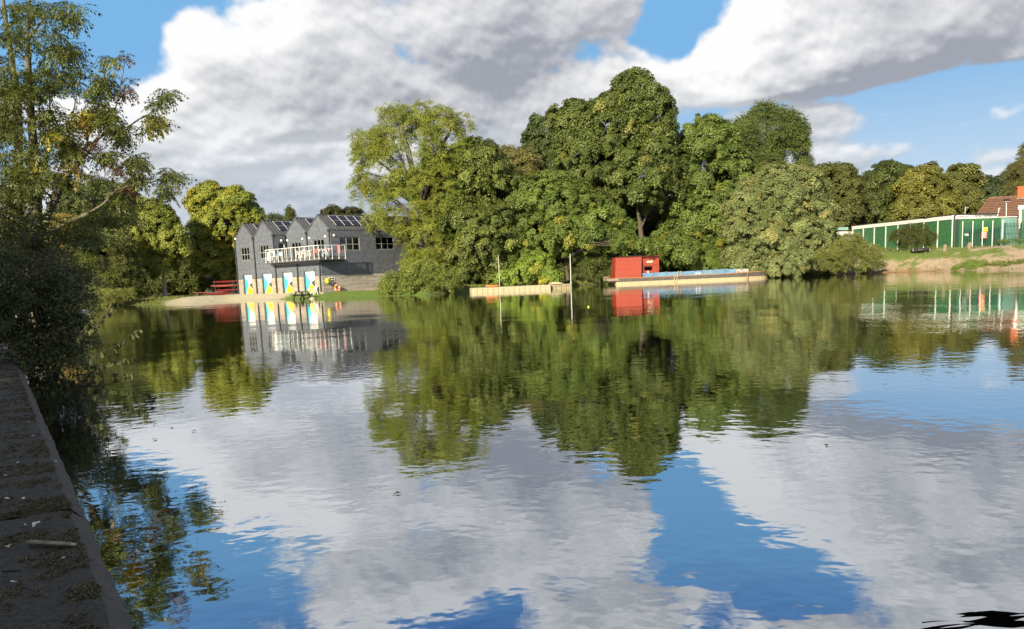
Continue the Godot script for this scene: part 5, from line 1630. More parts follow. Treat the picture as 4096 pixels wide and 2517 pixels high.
func make_right_bank() -> void:
	var top := 6.0
	var A := ony(3413, 905, top)
	var B := ony(3813, 861, top)
	var C := ony(3982, 856, top)
	var D := ony(4140, 852, top)
	var foot_b := 2.35
	# long cabin: x along from the far end to the near corner
	var d := B - A
	var L := d.length()
	var turn := atan2(-d.z, d.x)
	var origin := Vector3(A.x, 2.2, A.z)
	var hgt := top - 2.2
	var c := thing("green_cabin", "long green cabin with white posts and white fascia", "cabin", origin, turn)
	var n := 8
	for k in n:
		var x0 := L * k / n
		var x1 := L * (k + 1) / n
		part("wall_panel", box_mesh(Vector3(x0 + 0.01, -0.6, -0.12), Vector3(x1 - 0.01, hgt - 0.46, 0.0)), M.green_panel[k % 2], c)
		part("post", box_mesh(Vector3(x0 - 0.08, -0.6, 0.001), Vector3(x0 + 0.08, hgt - 0.45, 0.05)), M.white_weather, c)
	part("post", box_mesh(Vector3(L - 0.1, -0.6, 0.001), Vector3(L + 0.06, hgt - 0.45, 0.05)), M.white_weather, c)
	part("fascia", box_mesh(Vector3(-0.15, hgt - 0.449, -0.1), Vector3(L + 0.08, hgt, 0.09)), M.white_weather, c)
	part("roof", box_mesh(Vector3(-0.2, hgt + 0.002, -6.0), Vector3(L + 0.1, hgt + 0.09, 0.13)), M.black, c)
	part("end_wall", box_mesh(Vector3(L - 0.1, -0.6, -6.0), Vector3(L, hgt - 0.46, -0.13)), M.green_panel[0], c)
	part("end_wall", box_mesh(Vector3(0.0, -0.6, -6.0), Vector3(0.1, hgt - 0.46, -0.13)), M.green_panel[0], c)
	part("back_wall", box_mesh(Vector3(0.11, -0.6, -6.0), Vector3(L - 0.11, hgt - 0.46, -5.9)), M.green_panel[0], c)
	part("drainpipe", tube_mesh([Vector3(L + 0.22, -0.6, 0.0), Vector3(L + 0.22, hgt - 0.1, 0.0)], [0.07, 0.07], 8), M.black, c)
	# lettered front
	var e := C - B
	var L2 := e.length()
	var turn2 := atan2(-e.z, e.x)
	var f := thing("lettered_cabin", "dark green cabin front with lettered white fascia above the gate", "cabin", Vector3(B.x, 2.3, B.z) + Vector3(0.35, 0, 0), turn2)
	L2 -= 0.35
	var h2 := top - 2.3
	for k in 4:
		part("wall_panel", box_mesh(Vector3(L2 * k / 4 + 0.01, -0.4, -0.1), Vector3(L2 * (k + 1) / 4 - 0.01, h2 - 0.46, 0.0)), M.green_dark, f)
		part("post", box_mesh(Vector3(L2 * (k + 1) / 4 - 0.12, -0.4, 0.001), Vector3(L2 * (k + 1) / 4, h2 - 0.45, 0.05)), M.white_weather, f)
	part("fascia", box_mesh(Vector3(0.0, h2 - 0.449, -0.1), Vector3(L2 + 0.06, h2 - 0.02, 0.08)), M.white_weather, f)
	part("roof", box_mesh(Vector3(-0.1, h2 - 0.018, -5.0), Vector3(L2 + 0.1, h2 + 0.06, 0.12)), M.black, f)
	part("side_wall", box_mesh(Vector3(L2 - 0.1, -0.4, -5.0), Vector3(L2, h2 - 0.46, -0.11)), M.green_dark, f)
	part("window", box_mesh(Vector3(L2 * 0.44, h2 - 1.35, 0.002), Vector3(L2 * 0.60, h2 - 0.62, 0.03)), M.pane, f)
	var words := [["RIVERSIDE", 0.15], ["CENTRE", 0.51], ["OXFORD", 0.78]]
	for w in words:
		part("lettering", text_mesh(w[0], 0.30), M.dark_paint, f, Vector3(L2 * w[1], h2 - 0.235, 0.087))
	# palisade gate in front of it, and the fence running on
	var pale := MB.new()
	pale.prism(PackedVector2Array([Vector2(-0.038, 0.0), Vector2(0.038, 0.0), Vector2(0.038, 2.5), Vector2(0.0, 2.62), Vector2(-0.038, 2.5)]), 0.012, -0.012)
	var pale_mesh := pale.done()
	var g := thing("palisade_gate", "dark green palisade gate carrying the red and yellow signs", "gate", Vector3(B.x, 2.28, B.z) + Vector3(0.5, 0, 1.1), turn2)
	var gn := 22
	for k in gn:
		part("pale", pale_mesh, M.green_gate, g, Vector3(0.1 + k * (L2 - 0.1) / gn, 0.0, 0.0))
	for y in [0.4, 2.1]:
		part("rail", box_mesh(Vector3(0, y, -0.06), Vector3(L2, y + 0.07, -0.014)), M.green_gate, g)
	for k in 5:
		var x := L2 * k / 4.0
		part("gate_post", box_mesh(Vector3(x - 0.035, -0.3, -0.01), Vector3(x + 0.035, 2.95, 0.05)), M.white_weather, g)
	part("number", text_mesh("178", 0.34), M.white_paint, g, Vector3(L2 * 0.10, 1.45, 0.03))
	var sy := thing("warning_sign", "yellow warning sign fixed above the red sign on the gate", "sign", g.position + Basis(Vector3.UP, turn2) * Vector3(L2 * 0.57, 1.75, 0.02), turn2)
	part("board", box_mesh(Vector3(-0.28, 0, 0), Vector3(0.28, 0.46, 0.02)), M.yellow_sign, sy)
	for k in 3:
		part("print", box_mesh(Vector3(-0.2, 0.1 + k * 0.1, 0.021), Vector3(0.2, 0.145 + k * 0.1, 0.026)), M.orange, sy)
	var sr := thing("notice_sign", "red notice sign with white lines on the palisade gate", "sign", g.position + Basis(Vector3.UP, turn2) * Vector3(L2 * 0.54, 1.0, 0.02), turn2)
	part("board", box_mesh(Vector3(-0.4, 0, 0), Vector3(0.4, 0.72, 0.02)), M.red_sign, sr)
	for k in 5:
		part("print", box_mesh(Vector3(-0.33, 0.08 + k * 0.13, 0.021), Vector3(0.33 - 0.05 * (k % 2), 0.125 + k * 0.13, 0.026)), M.white_paint, sr)
	var e3 := D - C
	var turn3 := atan2(-e3.z, e3.x)
	var pf := thing("palisade_fence", "dark green palisade fence before the pale teal shed", "fence", Vector3(C.x, 2.35, C.z) + Vector3(0.6, 0, 1.0), turn3)
	var fn := int(e3.length() / 0.21)
	for k in fn:
		part("pale", pale_mesh, M.green_gate, pf, Vector3(0.1 + k * 0.21, 0.0, 0.0), Vector3(0, 0, 0.0))
	for y in [0.45, 1.3, 2.15]:
		part("rail", box_mesh(Vector3(0, y, -0.06), Vector3(e3.length(), y + 0.06, -0.014)), M.green_gate, pf)
	for k in 3:
		part("fence_post", box_mesh(Vector3(k * 2.4, -0.3, -0.16), Vector3(k * 2.4 + 0.1, 2.55, -0.062)), M.green_gate, pf)
	# teal shed, house, second green cabin
	var sh := thing("teal_shed", "pale teal shed wall with white gutter behind the palisade fence", "shed", Vector3(C.x + 0.4, 2.3, C.z - 1.6), turn3)
	var sl := e3.length() * 0.72
	for k in 9:
		part("cladding", box_mesh(Vector3(sl * k / 9 + 0.006, -0.3, -0.08), Vector3(sl * (k + 1) / 9 - 0.006, 3.35, 0.0)), M.teal_wall, sh)
	part("gutter", box_mesh(Vector3(-0.1, 3.352, -0.1), Vector3(sl + 0.05, 3.46, 0.1)), M.white_weather, sh)
	part("roof", box_mesh(Vector3(-0.1, 3.462, -4.0), Vector3(sl + 0.05, 3.52, 0.05)), M.black, sh)
	var P := ony(4084, 822, top + 0.9)
	var gc := thing("green_cabin", "taller green cabin with white corner post at the fence's end", "cabin", Vector3(P.x, 2.4, P.z), -0.66)
	var gh := top + 0.9 - 2.4
	part("wall", box_mesh(Vector3(0.0, -0.4, -4.0), Vector3(5.0, gh - 0.45, 0.0)), M.green_panel[0], gc)
	part("corner_post", box_mesh(Vector3(-0.12, -0.4, -0.06), Vector3(0.12, gh - 0.45, 0.07)), M.white_weather, gc)
	part("fascia", box_mesh(Vector3(-0.25, gh - 0.449, -4.1), Vector3(5.2, gh, 0.12)), M.white_weather, gc)
	part("roof", box_mesh(Vector3(-0.3, gh + 0.002, -4.1), Vector3(5.2, gh + 0.08, 0.16)), M.black, gc)
	var hp := at(4075, 860, 118)
	var ey := hp.y - 0.6
	var ho := thing("tiled_house", "house with brown tiled hip roof and orange brick chimney", "house", Vector3(hp.x, 2.5, hp.z), -0.25)
	var hw := 6.2
	part("walls", box_mesh(Vector3(-hw + 0.4, -0.3, -6.6), Vector3(9.6, ey - 2.5, 0.0)), M.brick_wall, ho)
	var rise := 3.4
	var eh := ey - 2.5
	var rm := MB.new()
	var r1 := Vector3(-hw + 3.3, eh + rise, -3.3)
	var r2 := Vector3(8.0, eh + rise, -3.3)
	rm.quad(Vector3(-hw, eh, 0.4), Vector3(10.2, eh, 0.4), r2, r1)
	rm.quad(Vector3(10.2, eh, -7.0), Vector3(-hw, eh, -7.0), r1, r2)
	rm.tri(Vector3(-hw, eh, -7.0), Vector3(-hw, eh, 0.4), r1)
	rm.tri(Vector3(10.2, eh, 0.4), Vector3(10.2, eh, -7.0), r2)
	rm.quad(Vector3(-hw, eh, -7.0), Vector3(10.2, eh, -7.0), Vector3(10.2, eh, 0.4), Vector3(-hw, eh, 0.4))
	var roof := part("roof", rm.done(), M.tiles[0], ho)
	var courses := 13
	for k in courses:
		var t := (k + 0.1) / courses
		var p0 := Vector3(-hw, eh, 0.4).lerp(r1, t)
		var p1 := Vector3(10.2, eh, 0.4).lerp(r2, t)
		var seg := 4
		for s in seg:
			part("tile_course", bar_mesh(p0.lerp(p1, float(s) / seg) + Vector3(0.004, 0.03, 0.02), p0.lerp(p1, float(s + 1) / seg) + Vector3(-0.004, 0.03, 0.02), 0.26, 0.05), M.tiles[(k + s) % 3], roof)
		part("hip_course", bar_mesh(Vector3(-hw, eh, -7.0).lerp(r1, t) + Vector3(-0.02, 0.03, 0), Vector3(-hw, eh, 0.4).lerp(r1, t) + Vector3(-0.02, 0.03, 0), 0.26, 0.05), M.tiles[k % 3], roof)
	part("ridge", tube_mesh([r1 + Vector3(0, 0.05, 0), r2 + Vector3(0, 0.05, 0)], [0.12, 0.12], 8), M.tiles[1], roof)
	part("hip", tube_mesh([r1 + Vector3(0, 0.05, 0), Vector3(-hw, eh + 0.05, 0.4)], [0.11, 0.11], 8), M.tiles[1], roof)
	part("gutter", box_mesh(Vector3(-hw, eh - 0.12, 0.42), Vector3(10.2, eh - 0.02, 0.52)), M.white_weather, roof)
	var cp := at(4081, 800, 121)
	var cl := Basis(Vector3.UP, 0.25) * (cp - ho.position)
	part("chimney", box_mesh(Vector3(cl.x - 0.5, eh + 2.0, cl.z - 0.4), Vector3(cl.x + 0.5, cl.y + 1.75, cl.z + 0.4)), M.chimney, roof)
	part("chimney_cap", box_mesh(Vector3(cl.x - 0.57, cl.y + 1.752, cl.z - 0.47), Vector3(cl.x + 0.57, cl.y + 1.95, cl.z + 0.47)), M.chimney, roof)
	part("flashing", box_mesh(Vector3(cl.x - 0.62, cl.y + 0.02, cl.z + 0.402), Vector3(cl.x + 0.62, cl.y + 0.32, cl.z + 0.46)), M.pale_grey, roof)
	# lamp post, small posts
	var lp := at(4025, 960, 100)
	lp.y = 2.4
	var la := thing("lamp_post", "slim white lamp post with a dark head before the tiled roof", "lamp post", lp)
	var tip := at(4026.5, 806, 100)
	part("column", tube_mesh([Vector3(0, -0.2, 0), Vector3(tip.x - lp.x, tip.y - lp.y, 0)], [0.06, 0.05], 8), M.white_weather, la)
	part("head", box_mesh(Vector3(-0.3, 0.0, -0.2), Vector3(0.35, 0.28, 0.25), 0.06), M.black, la, Vector3(tip.x - lp.x, tip.y - lp.y, 0))
	part("bracket", box_mesh(Vector3(-0.32, -0.1, -0.2), Vector3(0.32, -0.002, 0.2), 0.02), M.pale_grey, la, Vector3(tip.x - lp.x, tip.y - lp.y, 0))
	var vp := at(3988, 868, 97)
	var vo := thing("vent_pipe", "short bent white vent pipe on the teal shed roof", "pipe", Vector3(vp.x, vp.y - 0.3, vp.z))
	part("pipe", tube_mesh([Vector3(0, 0, 0), Vector3(0.18, 0.9, 0), Vector3(0.2, 1.25, 0), Vector3(0.34, 1.32, 0)], [0.05, 0.05, 0.05, 0.06], 8), M.white_weather, vo)
	var ap := ony(3880, 861, top)
	var ao := thing("aerial_mast", "thin white aerial mast on the lettered cabin roof", "aerial", Vector3(ap.x, top + 0.05, ap.z - 1.0))
	part("mast", tube_mesh([Vector3(0, 0, 0), Vector3(0.02, 1.0, 0)], [0.03, 0.025], 6), M.white_weather, ao)
	part("arm", bar_mesh(Vector3(0, 0.9, 0), Vector3(0.4, 0.85, 0), 0.03), M.white_weather, ao)
	# white pickets beyond the willow bush
	var wp := at(3290, 968, 112)
	var we := at(3412, 963, 112)
	var wf := thing("picket_fence", "white picket fence between the willow bush and the cabin", "fence", wp)
	for k in 22:
		var x := (we.x - wp.x) * k / 21.0
		part("picket", box_mesh(Vector3(x - 0.06, -0.6, -0.02), Vector3(x + 0.06, 1.25, 0.02)), M.white_weather, wf)
	part("rail", box_mesh(Vector3(-0.1, 0.75, -0.06), Vector3(we.x - wp.x + 0.1, 0.83, -0.022)), M.white_weather, wf)
	part("rail", box_mesh(Vector3(-0.1, 0.1, -0.06), Vector3(we.x - wp.x + 0.1, 0.18, -0.022)), M.white_weather, wf)
	var rb := thing("skip", "red metal skip standing behind the white picket fence", "skip", Vector3(wp.x + 2.6, wp.y - 0.5, wp.z - 1.4))
	var sm := MB.new()
	sm.hexa([Vector3(-1.0, 0, -0.6), Vector3(1.0, 0, -0.6), Vector3(1.0, 0, 0.6), Vector3(-1.0, 0, 0.6), Vector3(-1.5, 1.0, -0.8), Vector3(1.5, 1.0, -0.8), Vector3(1.5, 1.0, 0.8), Vector3(-1.5, 1.0, 0.8)])
	part("body", sm.done(), M.red_sign, rb)
	part("rim", box_mesh(Vector3(-1.55, 1.002, -0.85), Vector3(1.55, 1.08, 0.85)), M.red_sign, rb)
	var ts := thing("teal_shed", "small teal roofed store behind the white picket fence", "shed", Vector3(wp.x + 1.8, wp.y - 0.5, wp.z - 5.0))
	part("walls", box_mesh(Vector3(-3, 0, -1.5), Vector3(3, 2.0, 1.5)), M.white_weather, ts)
	part("roof", box_mesh(Vector3(-3.2, 2.002, -1.8), Vector3(3.2, 2.5, 1.8), 0.1), M.teal_wall, ts)
	# on the slope: tyre, stumps, weeds
	var tp := on_land(3681, 1008)
	var ty := thing("tractor_tyre", "old black tractor tyre lying flat on the grassy slope", "tyre", tp)
	var pts := []
	var rs := []
	for k in 25:
		pts.append(Vector3(cos(TAU * k / 24.0) * 0.74, 0.2, sin(TAU * k / 24.0) * 0.74))
		rs.append(0.2)
	part("tread", tube_mesh(pts, rs, 8), M.black, ty)
	for k in 20:
		var a := TAU * k / 20.0
		part("lug", bar_mesh(Vector3(cos(a) * 0.93, 0.06, sin(a) * 0.93), Vector3(cos(a + 0.1) * 0.93, 0.36, sin(a + 0.1) * 0.93), 0.08, 0.05), M.pale_grey if k % 7 == 2 else M.black, ty)
	var labs := ["weathered tree stump beside the palisade gate's hinge", "weathered wooden stump in front of the red sign"]
	for k in 2:
		var sp := on_land([3779, 3877][k], [1003, 995][k])
		var so := thing("stump", labs[k], "stump", sp, 0.4 * k, "wooden stumps along the gate")
		var st := MB.new()
		st.tube([Vector3(0, -0.15, 0), Vector3(0.02, 0.3, 0), Vector3(0.04, 0.62, 0.02)], [0.24, 0.2, 0.19], 10)
		part("wood", st.done(), M.old_wood, so)
		var cut := MB.new()
		cut.tube([Vector3(0.04, 0.622, 0.02), Vector3(0.045, 0.64, 0.02)], [0.18, 0.15], 10)
		part("cut_top", cut.done(), M.rope, so)
	weeds("clump of tall green weeds at the right bank's waterline", [[3840, 1072], [3870, 1070], [3900, 1066], [3860, 1060], [3890, 1055], [3925, 1066], [3945, 1060], [3880, 1078], [3825, 1078]], 0.55, 1.1, Color(0.12, 0.18, 0.03), 130)
	weeds("low green weeds spreading along the sandy track", [[3970, 1062], [4000, 1058], [4030, 1055], [4060, 1056], [4090, 1052], [4020, 1064]], 0.55, 0.6, Color(0.13, 0.17, 0.03), 131)
	weeds("green weeds growing at the foot of the palisade fence", [[4010, 975], [4040, 972], [4070, 970], [4090, 968]], 0.5, 0.9, Color(0.10, 0.15, 0.03), 132)
	weeds("yellowish weeds below the dark spiky shrub", [[3570, 1000], [3600, 998], [3630, 996], [3660, 994], [3700, 996], [3730, 998], [3545, 1002], [3645, 1002]], 0.55, 0.75, Color(0.17, 0.19, 0.035), 133)

func weeds(label: String, px: Array, size: float, tall: float, tint: Color, seed_: int) -> void:
	var base := on_land(px[0][0], px[0][1])
	var o := thing("weeds", label, "weeds", base)
	rng.seed = seed_
	var mm := MultiMesh.new()
	mm.transform_format = MultiMesh.TRANSFORM_3D
	mm.use_colors = true
	mm.mesh = bough_mesh("weed", 0)
	rng.seed = seed_
	mm.instance_count = px.size() * 3
	for k in px.size() * 3:
		var q: Array = px[k / 3]
		var p := on_land(q[0] + rng.randf_range(-14, 14), q[1] + rng.randf_range(-4, 4))
		var s := size * rng.randf_range(0.6, 1.3)
		mm.set_instance_transform(k, Transform3D(Basis(Vector3.UP, rng.randf() * TAU).scaled(Vector3(s, s * tall, s)), p - base + Vector3(0, 0.2 * s, 0)))
		var w := rng.randf_range(0.8, 1.25)
		mm.set_instance_color(k, Color(tint.r * w, tint.g * w, tint.b * w))
	var c := MultiMeshInstance3D.new()
	c.name = "leaves"
	c.multimesh = mm
	c.material_override = M.leaf
	c.set_meta("kind", "stuff")
	o.add_child(c)

# ------------------------------------------------------------------ grass on the banks
func make_grass() -> void:
	var mb := MB.new()
	rng.seed = 3
	for k in 14:
		var a := rng.randf() * TAU
		var p := Vector3(cos(a), 0, sin(a)) * rng.randf() * 0.22
		add_leaf(mb, p, Vector3(rng.randf_range(-0.5, 0.5), 1.0, rng.randf_range(-0.5, 0.5)), Vector3(cos(a), 0.1, sin(a)), rng.randf_range(0.12, 0.3), 0.035, rng.randf_range(0.75, 1.3))
	var tuft := mb.done()
	var where := []
	var tint := []
	rng.seed = 17
	for k in 9000:
		var x := rng.randf_range(-46.0, 62.0)
		var z := shore_z(x) - rng.randf() * rng.randf() * 16.0
		var y := land(x, z)
		if y < 0.02:
			continue
		var c := land_color(x, z, y)
		if c.g < c.r * 1.02:
			if not (x > 30.0 and rng.randf() < 0.12):
				continue
		var s := rng.randf_range(0.5, 1.2) * (0.45 if x < -8.0 and x > -34.0 else 1.0)
		where.append(Transform3D(Basis(Vector3.UP, rng.randf() * TAU).scaled(Vector3(s, s * rng.randf_range(0.6, 1.2), s)), Vector3(x, y - 0.01, z)))
		tint.append(Color(0.12, 0.16, 0.03).lerp(Color(0.21, 0.18, 0.06), rng.randf() * rng.randf()))
	var mm := MultiMesh.new()
	mm.transform_format = MultiMesh.TRANSFORM_3D
	mm.use_colors = true
	mm.mesh = tuft
	mm.instance_count = where.size()
	for k in where.size():
		mm.set_instance_transform(k, where[k])
		mm.set_instance_color(k, tint[k])
	var o := MultiMeshInstance3D.new()
	o.name = "bank_grass"
	o.multimesh = mm
	o.material_override = M.leaf
	o.set_meta("kind", "stuff")
	tag(o, "short green grass along the far river bank", "grass")
	add_child(o)

# ------------------------------------------------------------------ quay and near plants
func quay_point(along: float, across: float, y: float) -> Vector3:
	var p := quay_a + quay_dir * along + quay_out * across
	p.y = y
	return p

func make_quay() -> void:
	var q := thing("quay_wall", "dark mossy stone quay with a sloping edge", "quay", Vector3.ZERO)
	var prof := [Vector2(-3.2, 0.33), Vector2(-2.2, 0.345), Vector2(-1.3, 0.35), Vector2(-0.7, 0.35), Vector2(-0.35, 0.352), Vector2(-0.17, 0.35), Vector2(-0.11, 0.335), Vector2(-0.03, 0.25), Vector2(0.0, 0.19), Vector2(0.015, -0.7)]
	var starts := [-6.0, 2.42, 10.8, 19.2, 25.0]
	var f := FastNoiseLite.new()
	f.seed = 8
	f.frequency = 1.3
	f.fractal_octaves = 4
	for s in starts.size() - 1:
		var a: float = starts[s] + 0.006
		var b: float = starts[s + 1] - 0.006
		var lift := 0.02 * sin(s * 2.7)
		var n := 100 if s < 2 else 40
		# the profile is cut finer near the edge
		var fine := []
		for k in prof.size() - 1:
			var cuts := 10 if k < 5 else (3 if k < 8 else 1)
			for e in cuts:
				fine.append((prof[k] as Vector2).lerp(prof[k + 1], float(e) / cuts))
		fine.append(prof[-1])
		var v := PackedVector3Array()
		var nr := PackedVector3Array()
		var ix := PackedInt32Array()
		for i in n + 1:
			var along := lerpf(a, b, float(i) / n)
			var end := minf(along - a, b - along)
			for p in fine:
				var rough := f.get_noise_2d(along * 2.0 + s * 40.0, p.x * 2.0)
				var edge := smooth(-0.6, -0.05, p.x)
				var y: float = p.y + (lift if p.y > -0.5 else 0.0) + rough * 0.007 * (1.0 + 1.6 * edge) - 0.015 * smooth(0.06, 0.0, end)
				v.append(quay_point(along, p.x + rough * 0.016 * edge + 0.010 * f.get_noise_1d(along * 1.1 + s * 9.0) * edge, y))
				nr.append(Vector3.ZERO)
		var w := fine.size()
		var edge_ix := PackedInt32Array()
		for i in n:
			for j in w - 1:
				var k := i * w + j
				(edge_ix if fine[j].x > -0.115 else ix).append_array(PackedInt32Array([k, k + w, k + 1, k + 1, k + w, k + w + 1]))
		var top_count := ix.size()
		ix.append_array(edge_ix)
		for k in range(0, ix.size(), 3):
			var g := (v[ix[k + 2]] - v[ix[k]]).cross(v[ix[k + 1]] - v[ix[k]])
			for e in 3:
				nr[ix[k + e]] += g
		for k in nr.size():
			nr[k] = nr[k].normalized()
		var arr := []
		arr.resize(Mesh.ARRAY_MAX)
		arr[Mesh.ARRAY_VERTEX] = v
		arr[Mesh.ARRAY_NORMAL] = nr
		arr[Mesh.ARRAY_INDEX] = ix.slice(0, top_count)
		var m := ArrayMesh.new()
		m.add_surface_from_arrays(Mesh.PRIMITIVE_TRIANGLES, arr)
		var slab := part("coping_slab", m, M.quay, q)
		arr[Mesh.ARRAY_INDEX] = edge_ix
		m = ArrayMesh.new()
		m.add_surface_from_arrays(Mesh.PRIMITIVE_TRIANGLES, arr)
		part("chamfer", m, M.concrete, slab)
	part("quay_core", bar_mesh(quay_point(-6.0, -1.65, -0.3), quay_point(24.9, -1.65, -0.3), 3.2, 1.1), M.quay_joint, q)
	# moss and crumbs on the slabs
	var mb := MB.new()
	rng.seed = 44
	for k in 26:
		var d := spread()
		d.y = absf(d.y)
		add_leaf(mb, d * rng.randf_range(0.2, 1.0) * Vector3(1, 0.45, 1), spread() + Vector3(0, 0.4, 0), d + Vector3(0, 0.4, 0), 0.5, 0.28, rng.randf_range(0.7, 1.3))
	var tuft := mb.done()
	var mm := MultiMesh.new()
	mm.transform_format = MultiMesh.TRANSFORM_3D
	mm.use_colors = true
	mm.mesh = tuft
	var spots := []
	for k in 9000:
		var along := rng.randf_range(-1.5, 16.0) if k % 3 else rng.randf_range(-0.6, 5.0)
		var r := rng.randf()
		var across := -0.12 - 0.5 * r * r if rng.randf() < 0.6 else rng.randf_range(-2.2, -0.15)
		if k % 9 == 0:
			along = [2.42, 2.42, 10.8, 2.42][k % 4] + rng.randf_range(-0.06, 0.06)
			across = rng.randf_range(-1.6, -0.1)
		if f.get_noise_2d(along * 1.3 + 50.0, across * 1.3) < -0.02 and k % 9 != 0:
			continue
		var s := rng.randf_range(0.012, 0.034)
		spots.append([Transform3D(Basis(Vector3.UP, rng.randf() * TAU).scaled(Vector3(s, s * rng.randf_range(0.5, 1.0), s)), quay_point(along, across, 0.352 + 0.02 * sin(float(starts.bsearch(along) - 1) * 2.7))), Color(0.075, 0.075, 0.03).lerp(Color(0.12, 0.09, 0.05), rng.randf())])
	mm.instance_count = spots.size()
	for k in spots.size():
		mm.set_instance_transform(k, spots[k][0])
		mm.set_instance_color(k, spots[k][1])
	var o := MultiMeshInstance3D.new()
	o.name = "moss"
	o.multimesh = mm
	o.material_override = M.leaf
	o.set_meta("kind", "stuff")
	q.add_child(o)
	# litter that can be picked up one by one
	var at_px := [[110, 1690, 0.035], [72, 1852, 0.03], [130, 1745, 0.028], [95, 2000, 0.035], [40, 1998, 0.04], [18, 1905, 0.03], [142, 2103, 0.06], [30, 2190, 0.03], [225, 1850, 0.025], [60, 2330, 0.025], [250, 2235, 0.022], [100, 2100, 0.02]]
	for k in at_px.size():
		var p := ony(at_px[k][0], at_px[k][1], 0.375)
		var s: float = at_px[k][2]
		var m := MB.new()
		rng.seed = 60 + k
		add_leaf(m, Vector3(-s * 0.5, 0.0, 0), Vector3(1, 0.2, 0), Vector3(0, 1, 0.2), s * 1.3, s * 0.8, 1.0)
		add_leaf(m, Vector3(-s * 0.2, 0.004, 0), Vector3(0.3, 0.3, 1), Vector3(0.3, 1, 0), s, s * 0.7, 0.8)
		var lab := "white curled flake lying on the dark quay" if k != 6 else "largest white curled leaf lying on the dark quay"
		tag(part_top("litter_flake", m.done(), M.litter, p), lab, "litter", "white flakes on the quay")
		get_child(get_child_count() - 1).rotation.y = k * 1.3
	var sp := ony(195, 2178, 0.372)
	var sd := (ony(283, 2182, 0.372) - ony(108, 2172, 0.372))
	var st := thing("flat_stick", "flat brown strip of wood lying across the quay", "stick", sp, atan2(-sd.z, sd.x))
	var hl := sd.length() * 0.5
	part("strip", box_mesh(Vector3(-hl, 0, -0.022), Vector3(hl, 0.014, 0.02), 0.004), M.old_wood, st)
	part("split_end", box_mesh(Vector3(hl, 0.001, -0.012), Vector3(hl + 0.03, 0.011, 0.012), 0.003), M.rope, st)
	var dp := ony(48, 2290, 0.372)
	tag(part_top("twig", tube_mesh([Vector3(-0.05, 0.006, 0), Vector3(0, 0.012, 0.01), Vector3(0.05, 0.006, 0.0)], [0.006, 0.007, 0.004], 6), M.black_wood, dp), "short dark twig lying on the quay beside the wooden strip", "twig")
	# a ball and fallen leaves afloat
	var bp := ony(2354, 1227, 0.02)
	var bm := MB.new()
	var round_ := []
	for k in 9:
		round_.append(Vector2(sin(PI * k / 8.0) * 0.045, cos(PI * k / 8.0) * 0.045))
	bm.lathe(round_, 12)
	tag(part_top("ball", bm.done(), M.ball, bp), "small yellow green ball floating between pontoon and barge", "ball")
	rng.seed = 91
	var fl := MB.new()
	add_leaf(fl, Vector3(-0.035, 0, 0), Vector3(1, 0.05, 0), Vector3(0, 1, 0.1), 0.07, 0.045, 1.0)
	add_leaf(fl, Vector3(-0.05, 0, 0.005), Vector3(1, 0.0, 0.1), Vector3(0, 1, -0.1), 0.03, 0.012, 0.8)
	var fm := fl.done()
	for k in 9:
		var fp := ony(rng.randf_range(700, 3900), rng.randf_range(1420, 2050), 0.006) if k > 4 else ony(rng.randf_range(420, 800), rng.randf_range(1650, 2000), 0.006)
		tag(part_top("floating_leaf", fm, M.dead_leaf, fp), "fallen brown leaf floating on the open river", "leaf", "fallen leaves afloat")
		get_child(get_child_count() - 1).rotation.y = rng.randf() * TAU
	# thin black tubes added in place of the dark ripples in the corner
	var lb := thing("ripple_streaks", "black streaks standing in for dark ripples at the water's surface", "ripple", ony(3950, 2470, 0.0))
	rng.seed = 9
	for k in 6:
		var a := ony(3640 + k * 28, 2512 - k * 9 + rng.randf_range(-12, 12), 0.0)
		var b := ony(4150 + k * 12, 2500 - k * 11 + rng.randf_range(-14, 14), 0.0)
		var pts := []
		var rs := []
		for e in 9:
			var t := e / 8.0
			var p := a.lerp(b, t) - lb.position
			pts.append(Vector3(p.x, -0.004 + 0.006 * sin(t * 9.0 + k), p.z + 0.02 * sin(t * 7.0 + k * 2.0)))
			rs.append(0.002 + 0.011 * sin(minf(t * 1.15, 1.0) * PI * 0.8))
		part("stem", tube_mesh(pts, rs, 6), M.ripple_black, lb)  # one black streak of the rippled water

func spray_mesh() -> ArrayMesh:
	rng.seed = 71
	var mb := MB.new()
	for k in 6:
		var a := TAU * k / 6.0 + rng.randf_range(-0.4, 0.4)
		var out := Vector3(cos(a), rng.randf_range(-0.1, 0.7), sin(a)).normalized()
		var length := rng.randf_range(0.22, 0.32)
		for e in 5:
			var t := 0.3 + 0.7 * e / 4.0
			var p := out * length * t + Vector3(0, -0.22 * t * t, 0)
			var dir := (out + Vector3(0, -0.9 * t, 0)).normalized()
			var side := dir.cross(Vector3.UP).normalized()
			for s in [-1.0, 1.0]:
				add_leaf(mb, p, dir * 0.7 + side * s * 0.8 + Vector3(0, -0.55, 0) + spread() * 0.2, Vector3.UP + out * 0.5 + spread() * 0.3, rng.randf_range(0.08, 0.12), rng.randf_range(0.028, 0.04), rng.randf_range(0.7, 1.3))
			if e == 4:
				add_leaf(mb, p, dir + Vector3(0, -0.3, 0), Vector3.UP + out * 0.5, 0.11, 0.036, 1.0)
	return mb.done()

